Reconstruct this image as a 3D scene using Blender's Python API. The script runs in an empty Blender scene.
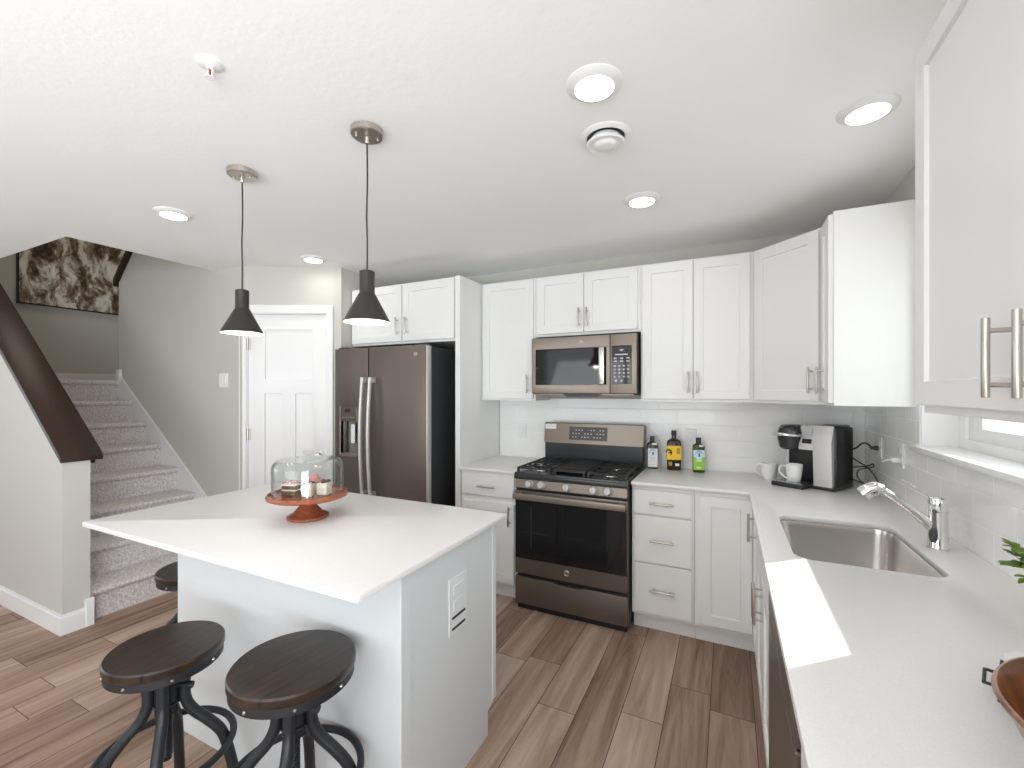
import bpy, bmesh, math, random
from mathutils import Matrix, Vector
R = math.radians
PI = math.pi
scn = bpy.context.scene
COL = scn.collection

# ------------------------------------------------------------------ camera
cam_d = bpy.data.cameras.new('camera')
cam = bpy.data.objects.new('camera', cam_d)
COL.objects.link(cam)
cam.location = (-0.7516, -3.3572, 1.4449)
cam.rotation_euler = (R(90), 0, 0.4534)
cam_d.sensor_width = 36.0
cam_d.lens = 36.0 * 443.23 / 1024.0
cam_d.shift_y = (391.78 - 384.0) / 1024.0
cam_d.clip_start = 0.02
scn.camera = cam

# ------------------------------------------------------------------ light, exposure
vs = scn.view_settings
vs.view_transform = 'Standard'
vs.look = 'None'
vs.gamma = 1.0
vs.use_curve_mapping = False
vs.exposure = 0.33
scn.cycles.sample_clamp_indirect = 6.0
scn.cycles.max_bounces = 14
scn.cycles.diffuse_bounces = 9
scn.cycles.transparent_max_bounces = 12
scn.cycles.caustics_reflective = False
scn.cycles.caustics_refractive = False
scn.cycles.use_denoising = True

world = bpy.data.worlds.new('world')
scn.world = world
world.use_nodes = True
wn = world.node_tree.nodes
wn['Background'].inputs[0].default_value = (0.94, 0.97, 1.0, 1)
wn['Background'].inputs[1].default_value = 1.3

sun_d = bpy.data.lights.new('sun', 'SUN')
sun_d.energy = 9.0
sun_d.angle = R(0.5)
sun_d.color = (1.0, 0.95, 0.88)
sun = bpy.data.objects.new('sun', sun_d)
COL.objects.link(sun)
sun.location = (4, 3, 4)
sun.rotation_euler = Vector((-0.672, -0.609, -0.418)).to_track_quat('-Z', 'Y').to_euler()


def area(name, loc, direction, sx, sy, power, color=(1, 1, 1), shape='RECTANGLE', parent=None, spread=180):
    d = bpy.data.lights.new(name, 'AREA')
    d.shape = shape
    d.size = sx
    d.size_y = sy
    d.energy = power
    d.color = color
    d.spread = R(spread)
    o = bpy.data.objects.new(name, d)
    COL.objects.link(o)
    o.location = loc
    o.rotation_euler = Vector(direction).to_track_quat('-Z', 'Y').to_euler()
    if parent:
        o.parent = parent
    return o


# daylight lamps at the openings; those behind the camera tilt up to brighten the ceiling
area('daylight_rear', (-2.6, -6.55, 1.45), (0, 1, 0.9), 3.4, 1.9, 43, (0.90, 0.96, 1.0), spread=125)
area('daylight_west', (-7.55, -4.4, 1.4), (1, 0, 0.9), 2.6, 1.9, 26, (0.78, 0.90, 1.0), spread=125)
area('fill_right', (0.10, -4.95, 1.25), (-1, 0.25, 0.55), 1.9, 1.9, 100, (0.88, 0.95, 1.0), spread=140)  # added fill from the right, behind the camera; no window known there
area('daylight_kitchen', (0.17, -1.345, 1.75), (-1, 0, -0.1), 0.6, 0.85, 2.8, (0.92, 0.97, 1.0))


# added lamp high in the stairwell, brightens the landing wall and painting
area('fill_stairwell', (-5.6, -1.3, 5.0), (-0.15, 0.0, -1), 1.2, 0.9, 12.5, (1.0, 0.90, 0.76))


# ------------------------------------------------------------------ materials
def mat(name, col, rough=0.5, metal=0.0, **kw):
    m = bpy.data.materials.new(name)
    m.use_nodes = True
    b = m.node_tree.nodes['Principled BSDF']
    b.inputs['Base Color'].default_value = (*col, 1)
    b.inputs['Roughness'].default_value = rough
    b.inputs['Metallic'].default_value = metal
    for k, v in kw.items():
        b.inputs[k.replace('_', ' ')].default_value = v
    return m


def nodes(m):
    nt = m.node_tree
    return nt, nt.nodes, nt.links, nt.nodes['Principled BSDF']


def add_bump(m, scale, strength, dist=0.002, detail=3, stretch=(1, 1, 1), rough=0.6):
    nt, N, L, b = nodes(m)
    tc = N.new('ShaderNodeTexCoord')
    mp = N.new('ShaderNodeMapping')
    mp.inputs['Scale'].default_value = stretch
    nz = N.new('ShaderNodeTexNoise')
    nz.inputs['Scale'].default_value = scale
    nz.inputs['Detail'].default_value = detail
    nz.inputs['Roughness'].default_value = rough
    bp = N.new('ShaderNodeBump')
    bp.inputs['Strength'].default_value = strength
    bp.inputs['Distance'].default_value = dist
    L.new(tc.outputs['Object'], mp.inputs[0])
    L.new(mp.outputs[0], nz.inputs['Vector'])
    L.new(nz.outputs['Fac'], bp.inputs['Height'])
    L.new(bp.outputs[0], b.inputs['Normal'])
    return nz


def ramp(N, stops):
    r = N.new('ShaderNodeValToRGB')
    els = r.color_ramp.elements
    while len(els) < len(stops):
        els.new(0.5)
    for e, (p, c) in zip(els, stops):
        e.position = p
        e.color = (*c, 1)
    return r


def noise_color(m, stops, scale, stretch=(1, 1, 1), detail=4, dist=0.0, rough=0.6):
    nt, N, L, b = nodes(m)
    tc = N.new('ShaderNodeTexCoord')
    mp = N.new('ShaderNodeMapping')
    mp.inputs['Scale'].default_value = stretch
    nz = N.new('ShaderNodeTexNoise')
    nz.inputs['Scale'].default_value = scale
    nz.inputs['Detail'].default_value = detail
    nz.inputs['Distortion'].default_value = dist
    nz.inputs['Roughness'].default_value = rough
    r = ramp(N, stops)
    L.new(tc.outputs['Object'], mp.inputs[0])
    L.new(mp.outputs[0], nz.inputs['Vector'])
    L.new(nz.outputs['Fac'], r.inputs[0])
    L.new(r.outputs[0], b.inputs['Base Color'])
    return nz, r, mp


M = {}
M['cab'] = mat('cabinet_white', (0.79, 0.79, 0.78), 0.38)
add_bump(M['cab'], 90, 0.03)
M['trim'] = mat('trim_white', (0.78, 0.78, 0.78), 0.35)
add_bump(M['trim'], 60, 0.03)
M['panel_brown'] = mat('panel_brown', (0.040, 0.031, 0.025), 0.3)
add_bump(M['panel_brown'], 20, 0.02)
M['outlet_grey'] = mat('outlet_grey_white', (0.70, 0.72, 0.73), 0.35)
add_bump(M['outlet_grey'], 100, 0.02)
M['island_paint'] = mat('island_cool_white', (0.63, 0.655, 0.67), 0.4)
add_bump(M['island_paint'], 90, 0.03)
M['ceil'] = mat('ceiling_white', (0.90, 0.90, 0.895), 0.9)
add_bump(M['ceil'], 42, 0.22, 0.004, 4)
M['wall'] = mat('wall_greige', (0.53, 0.52, 0.48), 0.75)
add_bump(M['wall'], 120, 0.12)
M['quartz'] = mat('quartz_white', (0.80, 0.785, 0.775), 0.30)
noise_color(M['quartz'], [(0.3, (0.725, 0.710, 0.700)), (0.7, (0.775, 0.760, 0.750))], 260, detail=2)
M['slate'] = mat('slate_steel', (0.175, 0.150, 0.129), 0.38, 0.7)
add_bump(M['slate'], 40, 0.02, stretch=(1, 1, 30))
M['slate_light'] = mat('slate_bright', (0.27, 0.230, 0.195), 0.42, 0.6)
add_bump(M['slate_light'], 40, 0.02, stretch=(30, 1, 1))
M['fridge_side'] = mat('fridge_side_grey', (0.045, 0.047, 0.05), 0.5, 0.2)
add_bump(M['fridge_side'], 200, 0.05)
M['nickel'] = mat('brushed_nickel', (0.55, 0.51, 0.46), 0.32, 1.0)
add_bump(M['nickel'], 60, 0.03, stretch=(1, 1, 8))
M['steel'] = mat('stainless_steel', (0.66, 0.63, 0.60), 0.24, 1.0)
add_bump(M['steel'], 30, 0.03, stretch=(1, 20, 1))
M['bright_steel'] = mat('polished_steel', (0.72, 0.72, 0.71), 0.2, 1.0)
add_bump(M['bright_steel'], 30, 0.02)
M['chrome'] = mat('chrome', (0.82, 0.82, 0.82), 0.07, 1.0)
add_bump(M['chrome'], 4, 0.01)
M['black'] = mat('black_plastic', (0.016, 0.016, 0.017), 0.35)
add_bump(M['black'], 200, 0.04)
M['iron'] = mat('cast_iron', (0.018, 0.018, 0.019), 0.55)
add_bump(M['iron'], 250, 0.15)
M['black_glass'] = mat('black_glass', (0.010, 0.010, 0.011), 0.05)
add_bump(M['black_glass'], 2, 0.005)
M['enamel'] = mat('black_enamel', (0.03, 0.032, 0.035), 0.22)
add_bump(M['enamel'], 3, 0.01)
M['dark_metal'] = mat('dark_gunmetal', (0.035, 0.037, 0.042), 0.45, 0.6)
add_bump(M['dark_metal'], 150, 0.08)
M['grey_dark'] = mat('smoked_grey', (0.10, 0.10, 0.105), 0.18, 0.4)
add_bump(M['grey_dark'], 10, 0.02)
M['satin'] = mat('satin_silver', (0.60, 0.58, 0.56), 0.5, 0.45)
add_bump(M['satin'], 80, 0.02)
M['porcelain'] = mat('porcelain', (0.84, 0.84, 0.83), 0.12)
add_bump(M['porcelain'], 5, 0.01)
M['plastic'] = mat('white_plastic', (0.79, 0.79, 0.78), 0.35)
add_bump(M['plastic'], 100, 0.02)
M['grey_mark'] = mat('grey_print', (0.45, 0.46, 0.48), 0.5)
add_bump(M['grey_mark'], 100, 0.02)
M['pale_print'] = mat('pale_print', (0.55, 0.57, 0.6), 0.5)
add_bump(M['pale_print'], 100, 0.02)
M['shade'] = mat('shade_graphite', (0.034, 0.030, 0.027), 0.42, 0.3)
add_bump(M['shade'], 200, 0.03)
M['shade_in'] = mat('shade_inner_white', (0.85, 0.84, 0.82), 0.6)
add_bump(M['shade_in'], 200, 0.03)
M['walnut'] = mat('espresso_wood', (0.02, 0.012, 0.008), 0.36, Specular_IOR_Level=0.35)
noise_color(M['walnut'], [(0.3, (0.008, 0.004, 0.002)), (0.75, (0.042, 0.018, 0.008))], 9, (1, 14, 14), 6)
M['standwood'] = mat('red_brown_wood', (0.25, 0.07, 0.035), 0.25)
noise_color(M['standwood'], [(0.3, (0.19, 0.047, 0.022)), (0.7, (0.33, 0.10, 0.048))], 7, (1, 12, 12), 5)


def emit(name, col, strength):
    m = mat(name, col, 0.5)
    b = m.node_tree.nodes['Principled BSDF']
    b.inputs['Emission Color'].default_value = (*col, 1)
    b.inputs['Emission Strength'].default_value = strength
    return m


M['lens'] = emit('lit_lens', (1.0, 0.97, 0.92), 6.0)
M['bulb'] = emit('lit_bulb', (1.0, 0.93, 0.84), 8.0)


def thin_glass(name, tint, base=0.04):
    """clear pane: transparent with a grazing-angle reflection (Schlick)"""
    m = bpy.data.materials.new(name)
    m.use_nodes = True
    nt = m.node_tree
    N, L = nt.nodes, nt.links
    N.clear()
    out = N.new('ShaderNodeOutputMaterial')
    tr = N.new('ShaderNodeBsdfTransparent')
    tr.inputs[0].default_value = (*tint, 1)
    gl = N.new('ShaderNodeBsdfGlossy')
    gl.inputs['Roughness'].default_value = 0.02
    lw = N.new('ShaderNodeLayerWeight')
    lw.inputs['Blend'].default_value = 0.5
    pw = N.new('ShaderNodeMath')
    pw.operation = 'POWER'
    pw.inputs[1].default_value = 5.0
    ma = N.new('ShaderNodeMath')
    ma.operation = 'MULTIPLY_ADD'
    ma.inputs[1].default_value = 1.0 - base
    ma.inputs[2].default_value = base
    mx = N.new('ShaderNodeMixShader')
    L.new(lw.outputs['Facing'], pw.inputs[0])
    L.new(pw.outputs[0], ma.inputs[0])
    L.new(ma.outputs[0], mx.inputs[0])
    L.new(tr.outputs[0], mx.inputs[1])
    L.new(gl.outputs[0], mx.inputs[2])
    L.new(mx.outputs[0], out.inputs[0])
    return m


M['dome_glass'] = thin_glass('dome_glass', (0.945, 0.957, 0.952), 0.035)
M['window_glass'] = thin_glass('window_glass', (0.97, 0.98, 0.98), 0.04)


def floor_material():
    m = mat('vinyl_plank', (0.3, 0.2, 0.15), 0.55)
    m.node_tree.nodes['Principled BSDF'].inputs['Specular IOR Level'].default_value = 0.3
    nt, N, L, b = nodes(m)
    tc = N.new('ShaderNodeTexCoord')
    sep = N.new('ShaderNodeSeparateXYZ')
    L.new(tc.outputs['Object'], sep.inputs[0])

    def math_(op, a, bb=None, v=None):
        n = N.new('ShaderNodeMath')
        n.operation = op
        L.new(a, n.inputs[0])
        if bb is not None:
            L.new(bb, n.inputs[1])
        if v is not None:
            n.inputs[1].default_value = v
        return n.outputs[0]
    W, LEN = 0.18, 1.22
    xs = math_('DIVIDE', math_('ADD', sep.outputs[0], v=0.825 + 9.0), v=W)
    col = math_('FLOOR', xs)
    fx = math_('FRACT', xs)
    wn1 = N.new('ShaderNodeTexWhiteNoise')
    wn1.noise_dimensions = '1D'
    L.new(col, wn1.inputs['W'])
    ys = math_('ADD', math_('DIVIDE', sep.outputs[1], v=LEN), math_('MULTIPLY', wn1.outputs['Value'], v=7.3))
    row = math_('FLOOR', ys)
    fy = math_('FRACT', ys)
    cid = N.new('ShaderNodeCombineXYZ')
    L.new(col, cid.inputs[0])
    L.new(row, cid.inputs[1])
    wn2 = N.new('ShaderNodeTexWhiteNoise')
    wn2.noise_dimensions = '3D'
    L.new(cid.outputs[0], wn2.inputs['Vector'])
    # grain stretched along the plank, shifted per plank
    off = N.new('ShaderNodeVectorMath')
    off.operation = 'SCALE'
    L.new(wn2.outputs['Color'], off.inputs[0])
    off.inputs['Scale'].default_value = 17.0
    add = N.new('ShaderNodeVectorMath')
    add.operation = 'ADD'
    L.new(tc.outputs['Object'], add.inputs[0])
    L.new(off.outputs[0], add.inputs[1])
    mp = N.new('ShaderNodeMapping')
    mp.inputs['Scale'].default_value = (9, 0.6, 1)
    L.new(add.outputs[0], mp.inputs[0])
    nz = N.new('ShaderNodeTexNoise')
    nz.inputs['Scale'].default_value = 1.6
    nz.inputs['Detail'].default_value = 7
    nz.inputs['Roughness'].default_value = 0.62
    nz.inputs['Distortion'].default_value = 0.7
    L.new(mp.outputs[0], nz.inputs['Vector'])
    mp2 = N.new('ShaderNodeMapping')
    mp2.inputs['Scale'].default_value = (70, 5, 1)
    L.new(add.outputs[0], mp2.inputs[0])
    nz2 = N.new('ShaderNodeTexNoise')
    nz2.inputs['Scale'].default_value = 2.0
    nz2.inputs['Detail'].default_value = 4
    L.new(mp2.outputs[0], nz2.inputs['Vector'])
    f1 = math_('ADD', math_('MULTIPLY', nz.outputs['Fac'], v=0.86), math_('MULTIPLY', nz2.outputs['Fac'], v=0.14))
    f2 = math_('ADD', f1, math_('MULTIPLY', math_('SUBTRACT', wn2.outputs['Value'], v=0.5), v=0.27))
    rp = ramp(N, [(0.28, (0.155, 0.094, 0.066)), (0.45, (0.295, 0.195, 0.144)), (0.58, (0.395, 0.278, 0.215)), (0.75, (0.50, 0.385, 0.315))])
    L.new(f2, rp.inputs[0])
    # seams
    gx = math_('MINIMUM', fx, math_('SUBTRACT', fx, v=1.0))
    ax = math_('ABSOLUTE', math_('SUBTRACT', fx, v=0.5))
    sx = math_('GREATER_THAN', ax, v=0.5 - 0.009)
    ay = math_('ABSOLUTE', math_('SUBTRACT', fy, v=0.5))
    sy = math_('GREATER_THAN', ay, v=0.5 - 0.0012)
    seam = math_('MAXIMUM', sx, sy)
    mx = N.new('ShaderNodeMix')
    mx.data_type = 'RGBA'
    L.new(seam, mx.inputs['Factor'])
    L.new(rp.outputs[0], mx.inputs['A'])
    mx.inputs['B'].default_value = (0.05, 0.032, 0.024, 1)
    L.new(mx.outputs['Result'], b.inputs['Base Color'])
    bp = N.new('ShaderNodeBump')
    bp.inputs['Strength'].default_value = 0.08
    bp.inputs['Distance'].default_value = 0.002
    L.new(nz2.outputs['Fac'], bp.inputs['Height'])
    L.new(bp.outputs[0], b.inputs['Normal'])
    return m


M['floor'] = floor_material()


def tile_material(axis):
    m = mat('glossy_tile_' + axis, (0.80, 0.80, 0.79), 0.08)
    nt, N, L, b = nodes(m)
    tc = N.new('ShaderNodeTexCoord')
    sep = N.new('ShaderNodeSeparateXYZ')
    L.new(tc.outputs['Object'], sep.inputs[0])
    cb = N.new('ShaderNodeCombineXYZ')
    L.new(sep.outputs[0 if axis == 'x' else 1], cb.inputs[0])
    sb = N.new('ShaderNodeMath')
    sb.operation = 'SUBTRACT'
    sb.inputs[1].default_value = 0.905 - 1.035
    L.new(sep.outputs[2], sb.inputs[0])
    L.new(sb.outputs[0], cb.inputs[1])
    mp = N.new('ShaderNodeMapping')
    mp.inputs['Location'].default_value = (5.08 + 0.062, 0, 0)
    L.new(cb.outputs[0], mp.inputs[0])
    bt = N.new('ShaderNodeTexBrick')
    bt.offset = 0.5
    bt.inputs['Scale'].default_value = 1.0
    bt.inputs['Brick Width'].default_value = 0.254
    bt.inputs['Row Height'].default_value = 0.1035
    bt.inputs['Mortar Size'].default_value = 0.0022
    bt.inputs['Mortar Smooth'].default_value = 0.3
    bt.inputs['Bias'].default_value = 0.0
    bt.inputs['Color1'].default_value = (0.87, 0.87, 0.86, 1)
    bt.inputs['Color2'].default_value = (0.885, 0.885, 0.875, 1)
    bt.inputs['Mortar'].default_value = (0.90, 0.90, 0.89, 1)
    L.new(mp.outputs[0], bt.inputs['Vector'])
    L.new(bt.outputs['Color'], b.inputs['Base Color'])
    nz = N.new('ShaderNodeTexNoise')
    nz.inputs['Scale'].default_value = 7
    L.new(tc.outputs['Object'], nz.inputs['Vector'])
    ad = N.new('ShaderNodeMath')
    ad.operation = 'MULTIPLY_ADD'
    ad.inputs[1].default_value = -1.0
    L.new(bt.outputs['Fac'], ad.inputs[0])
    ml = N.new('ShaderNodeMath')
    ml.operation = 'MULTIPLY'
    ml.inputs[1].default_value = 0.6
    L.new(nz.outputs['Fac'], ml.inputs[0])
    L.new(ml.outputs[0], ad.inputs[2])
    bp = N.new('ShaderNodeBump')
    bp.inputs['Strength'].default_value = 0.5
    bp.inputs['Distance'].default_value = 0.002
    L.new(ad.outputs[0], bp.inputs['Height'])
    L.new(bp.outputs[0], b.inputs['Normal'])
    rm = N.new('ShaderNodeMath')
    rm.operation = 'MULTIPLY_ADD'
    rm.inputs[1].default_value = 0.5
    rm.inputs[2].default_value = 0.08
    L.new(bt.outputs['Fac'], rm.inputs[0])
    L.new(rm.outputs[0], b.inputs['Roughness'])
    return m


M['tile_x'] = tile_material('x')
M['tile_y'] = tile_material('y')

M['carpet'] = mat('carpet_speckled', (0.4, 0.38, 0.37), 0.95)
nz, rp_, mp_ = noise_color(M['carpet'], [(0.30, (0.36, 0.33, 0.335)), (0.48, (0.57, 0.53, 0.525)), (0.66, (0.78, 0.73, 0.715))], 95, detail=3, rough=0.7)
nt, N, L, b = nodes(M['carpet'])
bp = N.new('ShaderNodeBump')
bp.inputs['Strength'].default_value = 0.8
bp.inputs['Distance'].default_value = 0.006
L.new(nz.outputs['Fac'], bp.inputs['Height'])
L.new(bp.outputs[0], b.inputs['Normal'])

M['painting'] = mat('abstract_paint', (0.3, 0.25, 0.2), 0.55)
nz, rp_, mp_ = noise_color(M['painting'], [(0.38, (0.015, 0.010, 0.008)), (0.45, (0.12, 0.075, 0.045)), (0.50, (0.30, 0.25, 0.19)), (0.55, (0.62, 0.59, 0.52)), (0.68, (0.80, 0.77, 0.70))], 4.2, (1, 1.5, 0.85), 10, 0.35, 0.70)
mp_.inputs['Rotation'].default_value = (R(-35), 0, 0)
mp_.inputs['Location'].default_value = (0, 3.7, 1.3)


def plank_seat_material():
    m = mat('seat_wood', (0.03, 0.018, 0.012), 0.33)
    nt, N, L, b = nodes(m)
    nz, rp, mp = noise_color(m, [(0.3, (0.011, 0.007, 0.0055)), (0.55, (0.027, 0.016, 0.011)), (0.8, (0.066, 0.032, 0.017))], 6, (6, 1.0, 6), 6, 0.5)
    tc = N.new('ShaderNodeTexCoord')
    sp = N.new('ShaderNodeSeparateXYZ')
    L.new(tc.outputs['Object'], sp.inputs[0])
    d = N.new('ShaderNodeMath')
    d.operation = 'MULTIPLY_ADD'
    d.inputs[1].default_value = 1 / 0.088
    d.inputs[2].default_value = 10.0
    L.new(sp.outputs[0], d.inputs[0])
    f = N.new('ShaderNodeMath')
    f.operation = 'FRACT'
    L.new(d.outputs[0], f.inputs[0])
    g = N.new('ShaderNodeMath')
    g.operation = 'LESS_THAN'
    g.inputs[1].default_value = 0.055
    L.new(f.outputs[0], g.inputs[0])
    mx = N.new('ShaderNodeMix')
    mx.data_type = 'RGBA'
    L.new(g.outputs[0], mx.inputs['Factor'])
    L.new(rp.outputs[0], mx.inputs['A'])
    mx.inputs['B'].default_value = (0.0008, 0.0006, 0.0005, 1)
    L.new(mx.outputs['Result'], b.inputs['Base Color'])
    return m


M['seat'] = plank_seat_material()


# ------------------------------------------------------------------ mesh builder
class MB:
    def __init__(self, T=None):
        self.bm = bmesh.new()
        self.T = T.copy() if T is not None else Matrix()

    def _merge(self, bm, mi=0, T=None):
        for f in bm.faces:
            f.material_index = mi
        bm.transform(self.T @ (T if T is not None else Matrix()))
        me = bpy.data.meshes.new('tmp')
        bm.to_mesh(me)
        bm.free()
        self.bm.from_mesh(me)
        bpy.data.meshes.remove(me)
        return self

    def box(self, x0, x1, y0, y1, z0, z1, bev=0.0, mi=0, seg=1, T=None):
        bm = bmesh.new()
        bmesh.ops.create_cube(bm, size=1)
        for v in bm.verts:
            v.co = Vector(((x0 + x1) / 2 + v.co.x * (x1 - x0), (y0 + y1) / 2 + v.co.y * (y1 - y0), (z0 + z1) / 2 + v.co.z * (z1 - z0)))
        if bev:
            bmesh.ops.bevel(bm, geom=list(bm.edges), offset=bev, segments=seg, profile=0.5, affect='EDGES')
        return self._merge(bm, mi, T)

    def cyl(self, p0, p1, r, r2=None, seg=20, mi=0, bev=0.0, T=None):
        p0, p1 = Vector(p0), Vector(p1)
        d = p1 - p0
        bm = bmesh.new()
        bmesh.ops.create_cone(bm, cap_ends=True, segments=seg, radius1=r, radius2=r if r2 is None else r2, depth=d.length)
        if bev:
            es = [e for e in bm.edges if all(abs(abs(v.co.z) - d.length / 2) < 1e-6 for v in e.verts)]
            bmesh.ops.bevel(bm, geom=es, offset=bev, segments=2, profile=0.5, affect='EDGES')
        q = d.to_track_quat('Z', 'Y').to_matrix().to_4x4()
        bm.transform(Matrix.Translation((p0 + p1) / 2) @ q)
        return self._merge(bm, mi, T)

    def lathe(self, prof, seg=40, c=(0, 0, 0), mi=0, T=None, sx=1.0, sy=1.0):
        bm = bmesh.new()
        rings = []
        for r, z in prof:
            if r < 1e-6:
                rings.append([bm.verts.new((c[0], c[1], c[2] + z))])
            else:
                rings.append([bm.verts.new((c[0] + r * sx * math.cos(2 * PI * k / seg), c[1] + r * sy * math.sin(2 * PI * k / seg), c[2] + z)) for k in range(seg)])
        for a, b_ in zip(rings, rings[1:]):
            for k in range(seg):
                k2 = (k + 1) % seg
                if len(a) == 1 and len(b_) == 1:
                    continue
                if len(a) == 1:
                    bm.faces.new((a[0], b_[k], b_[k2]))
                elif len(b_) == 1:
                    bm.faces.new((a[k], a[k2], b_[0]))
                else:
                    bm.faces.new((a[k], a[k2], b_[k2], b_[k]))
        bmesh.ops.recalc_face_normals(bm, faces=list(bm.faces))
        return self._merge(bm, mi, T)

    def tube(self, pts, r, seg=10, closed=False, mi=0, T=None, flat=1.0):
        pts = [Vector(p) for p in pts]
        n = len(pts)
        rs = r if isinstance(r, (list, tuple)) else [r] * n
        bm = bmesh.new()
        tang = []
        for i in range(n):
            if closed:
                t = pts[(i + 1) % n] - pts[i - 1]
            else:
                t = pts[min(i + 1, n - 1)] - pts[max(i - 1, 0)]
            tang.append(t.normalized())
        up = Vector((0, 0, 1)) if abs(tang[0].z) < 0.9 else Vector((1, 0, 0))
        nrm = (up - tang[0] * up.dot(tang[0])).normalized()
        rings = []
        for i in range(n):
            nrm = (nrm - tang[i] * nrm.dot(tang[i])).normalized()
            bn = tang[i].cross(nrm)
            rings.append([bm.verts.new(pts[i] + (nrm * math.cos(2 * PI * k / seg) * flat + bn * math.sin(2 * PI * k / seg)) * rs[i]) for k in range(seg)])
        m = n if closed else n - 1
        for i in range(m):
            a, b_ = rings[i], rings[(i + 1) % n]
            for k in range(seg):
                k2 = (k + 1) % seg
                bm.faces.new((a[k], a[k2], b_[k2], b_[k]))
        if not closed:
            bm.faces.new(list(reversed(rings[0])))
            bm.faces.new(rings[-1])
        bmesh.ops.recalc_face_normals(bm, faces=list(bm.faces))
        return self._merge(bm, mi, T)

    def prism(self, outer, z0, z1, holes=(), mi=0, T=None, bev=0.0):
        """polygon in local xy (holes allowed) extruded from z0 to z1"""
        bm = bmesh.new()
        loops = [list(outer)] + [list(h) for h in holes]
        tops, es = [], []
        for lp in loops:
            vs_ = [bm.verts.new((p[0], p[1], z1)) for p in lp]
            tops.append(vs_)
            for i in range(len(vs_)):
                es.append(bm.edges.new((vs_[i], vs_[(i + 1) % len(vs_)])))
        if holes:
            bmesh.ops.triangle_fill(bm, use_beauty=True, use_dissolve=False, edges=es)
        else:
            bm.faces.new(tops[0])
        top_faces = list(bm.faces)
        low = {}
        for vs_ in tops:
            for v in vs_:
                low[v] = bm.verts.new((v.co.x, v.co.y, z0))
        for f in top_faces:
            bm.faces.new([low[v] for v in reversed(f.verts)])
        side = []
        for vs_ in tops:
            for i in range(len(vs_)):
                a, c = vs_[i], vs_[(i + 1) % len(vs_)]
                side.append(bm.faces.new((a, c, low[c], low[a])))
        bmesh.ops.recalc_face_normals(bm, faces=list(bm.faces))
        if bev:
            st = set(side)
            be = [e for e in bm.edges if len(e.link_faces) == 2 and len([f for f in e.link_faces if f in st]) == 1]
            bmesh.ops.bevel(bm, geom=be, offset=bev, segments=2, profile=0.5, affect='EDGES')
        return self._merge(bm, mi, T)

    def shaker(self, x0, x1, z0, z1, yf=-0.02, th=0.02, stile=0.057, rec=0.009, mi=0, T=None, gap=True):
        """framed door facing -Y: recessed centre panel inside a bevelled frame"""
        bm = bmesh.new()
        e, s = 0.002, 0.0025

        def ring(ix, y):
            return [bm.verts.new((x0 + ix, y, z0 + ix)), bm.verts.new((x1 - ix, y, z0 + ix)), bm.verts.new((x1 - ix, y, z1 - ix)), bm.verts.new((x0 + ix, y, z1 - ix))]
        rs = [ring(0, yf + th), ring(0, yf + e), ring(e, yf), ring(stile, yf), ring(stile + s, yf + rec), ]
        bm.faces.new(rs[0])
        for a, c in zip(rs, rs[1:]):
            for k in range(4):
                bm.faces.new((a[k], a[(k + 1) % 4], c[(k + 1) % 4], c[k]))
        bm.faces.new(rs[-1])
        bmesh.ops.recalc_face_normals(bm, faces=list(bm.faces))
        return self._merge(bm, mi, T)

    def text(self, s, size, T, mi=0, depth=0.0004):
        c = bpy.data.curves.new('txt', 'FONT')
        c.body = s
        c.size = size
        c.align_x = 'CENTER'
        c.align_y = 'CENTER'
        c.extrude = depth
        c.resolution_u = 3
        o = bpy.data.objects.new('txt', c)
        COL.objects.link(o)
        bpy.context.view_layer.update()
        me = bpy.data.meshes.new_from_object(o)
        bm = bmesh.new()
        bm.from_mesh(me)
        bpy.data.objects.remove(o)
        bpy.data.meshes.remove(me)
        bpy.data.curves.remove(c)
        return self._merge(bm, mi, T)

    def build(self, name, mats, parent=None, label=None, smooth=True, angle=35):
        me = bpy.data.meshes.new(name)
        self.bm.to_mesh(me)
        self.bm.free()
        if not isinstance(mats, (list, tuple)):
            mats = [mats]
        for m in mats:
            me.materials.append(M[m] if isinstance(m, str) else m)
        if smooth:
            me.polygons.foreach_set('use_smooth', [True] * len(me.polygons))
            me.set_sharp_from_angle(angle=R(angle))
        o = bpy.data.objects.new(name, me)
        COL.objects.link(o)
        if parent is not None:
            o.parent = parent
        if label:
            o['label'] = label
        return o


def tag(o, label, cat, group=None):
    o['label'] = label
    o['category'] = cat
    if group:
        o['group'] = group
    return o


def thing(name, label, cat, loc=(0, 0, 0), rotz=0.0, group=None):
    o = bpy.data.objects.new(name, None)
    o.empty_display_size = 0.1
    COL.objects.link(o)
    o.location = loc
    o.rotation_euler = (0, 0, rotz)
    return tag(o, label, cat, group)


def struct(mb, name, mats, parent=None, **kw):
    o = mb.build(name, mats, parent, **kw)
    if parent is None:
        o['kind'] = 'structure'
    return o


def copy_tree(o, parent=None):
    c = o.copy()
    COL.objects.link(c)
    if parent is not None:
        c.parent = parent
    for ch in list(o.children):
        copy_tree(ch, c)
    return c


FRONT = Matrix(((1, 0, 0, 0), (0, 0, -1, 0), (0, 1, 0, 0), (0, 0, 0, 1)))    # local xy -> x,z plane, extrusion z -> -y (towards viewer)


def plane_T(kind, at):
    if kind == 'x':      # polygon (y,z), extruded along +x from at
        return Matrix(((0, 0, 1, at), (1, 0, 0, 0), (0, 1, 0, 0), (0, 0, 0, 1)))
    if kind == 'y':      # polygon (x,z), extruded along +y from at
        return Matrix(((1, 0, 0, 0), (0, 0, 1, at), (0, 1, 0, 0), (0, 0, 0, 1)))


def rect(x0, x1, y0, y1):
    return [(x0, y0), (x1, y0), (x1, y1), (x0, y1)]


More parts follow.
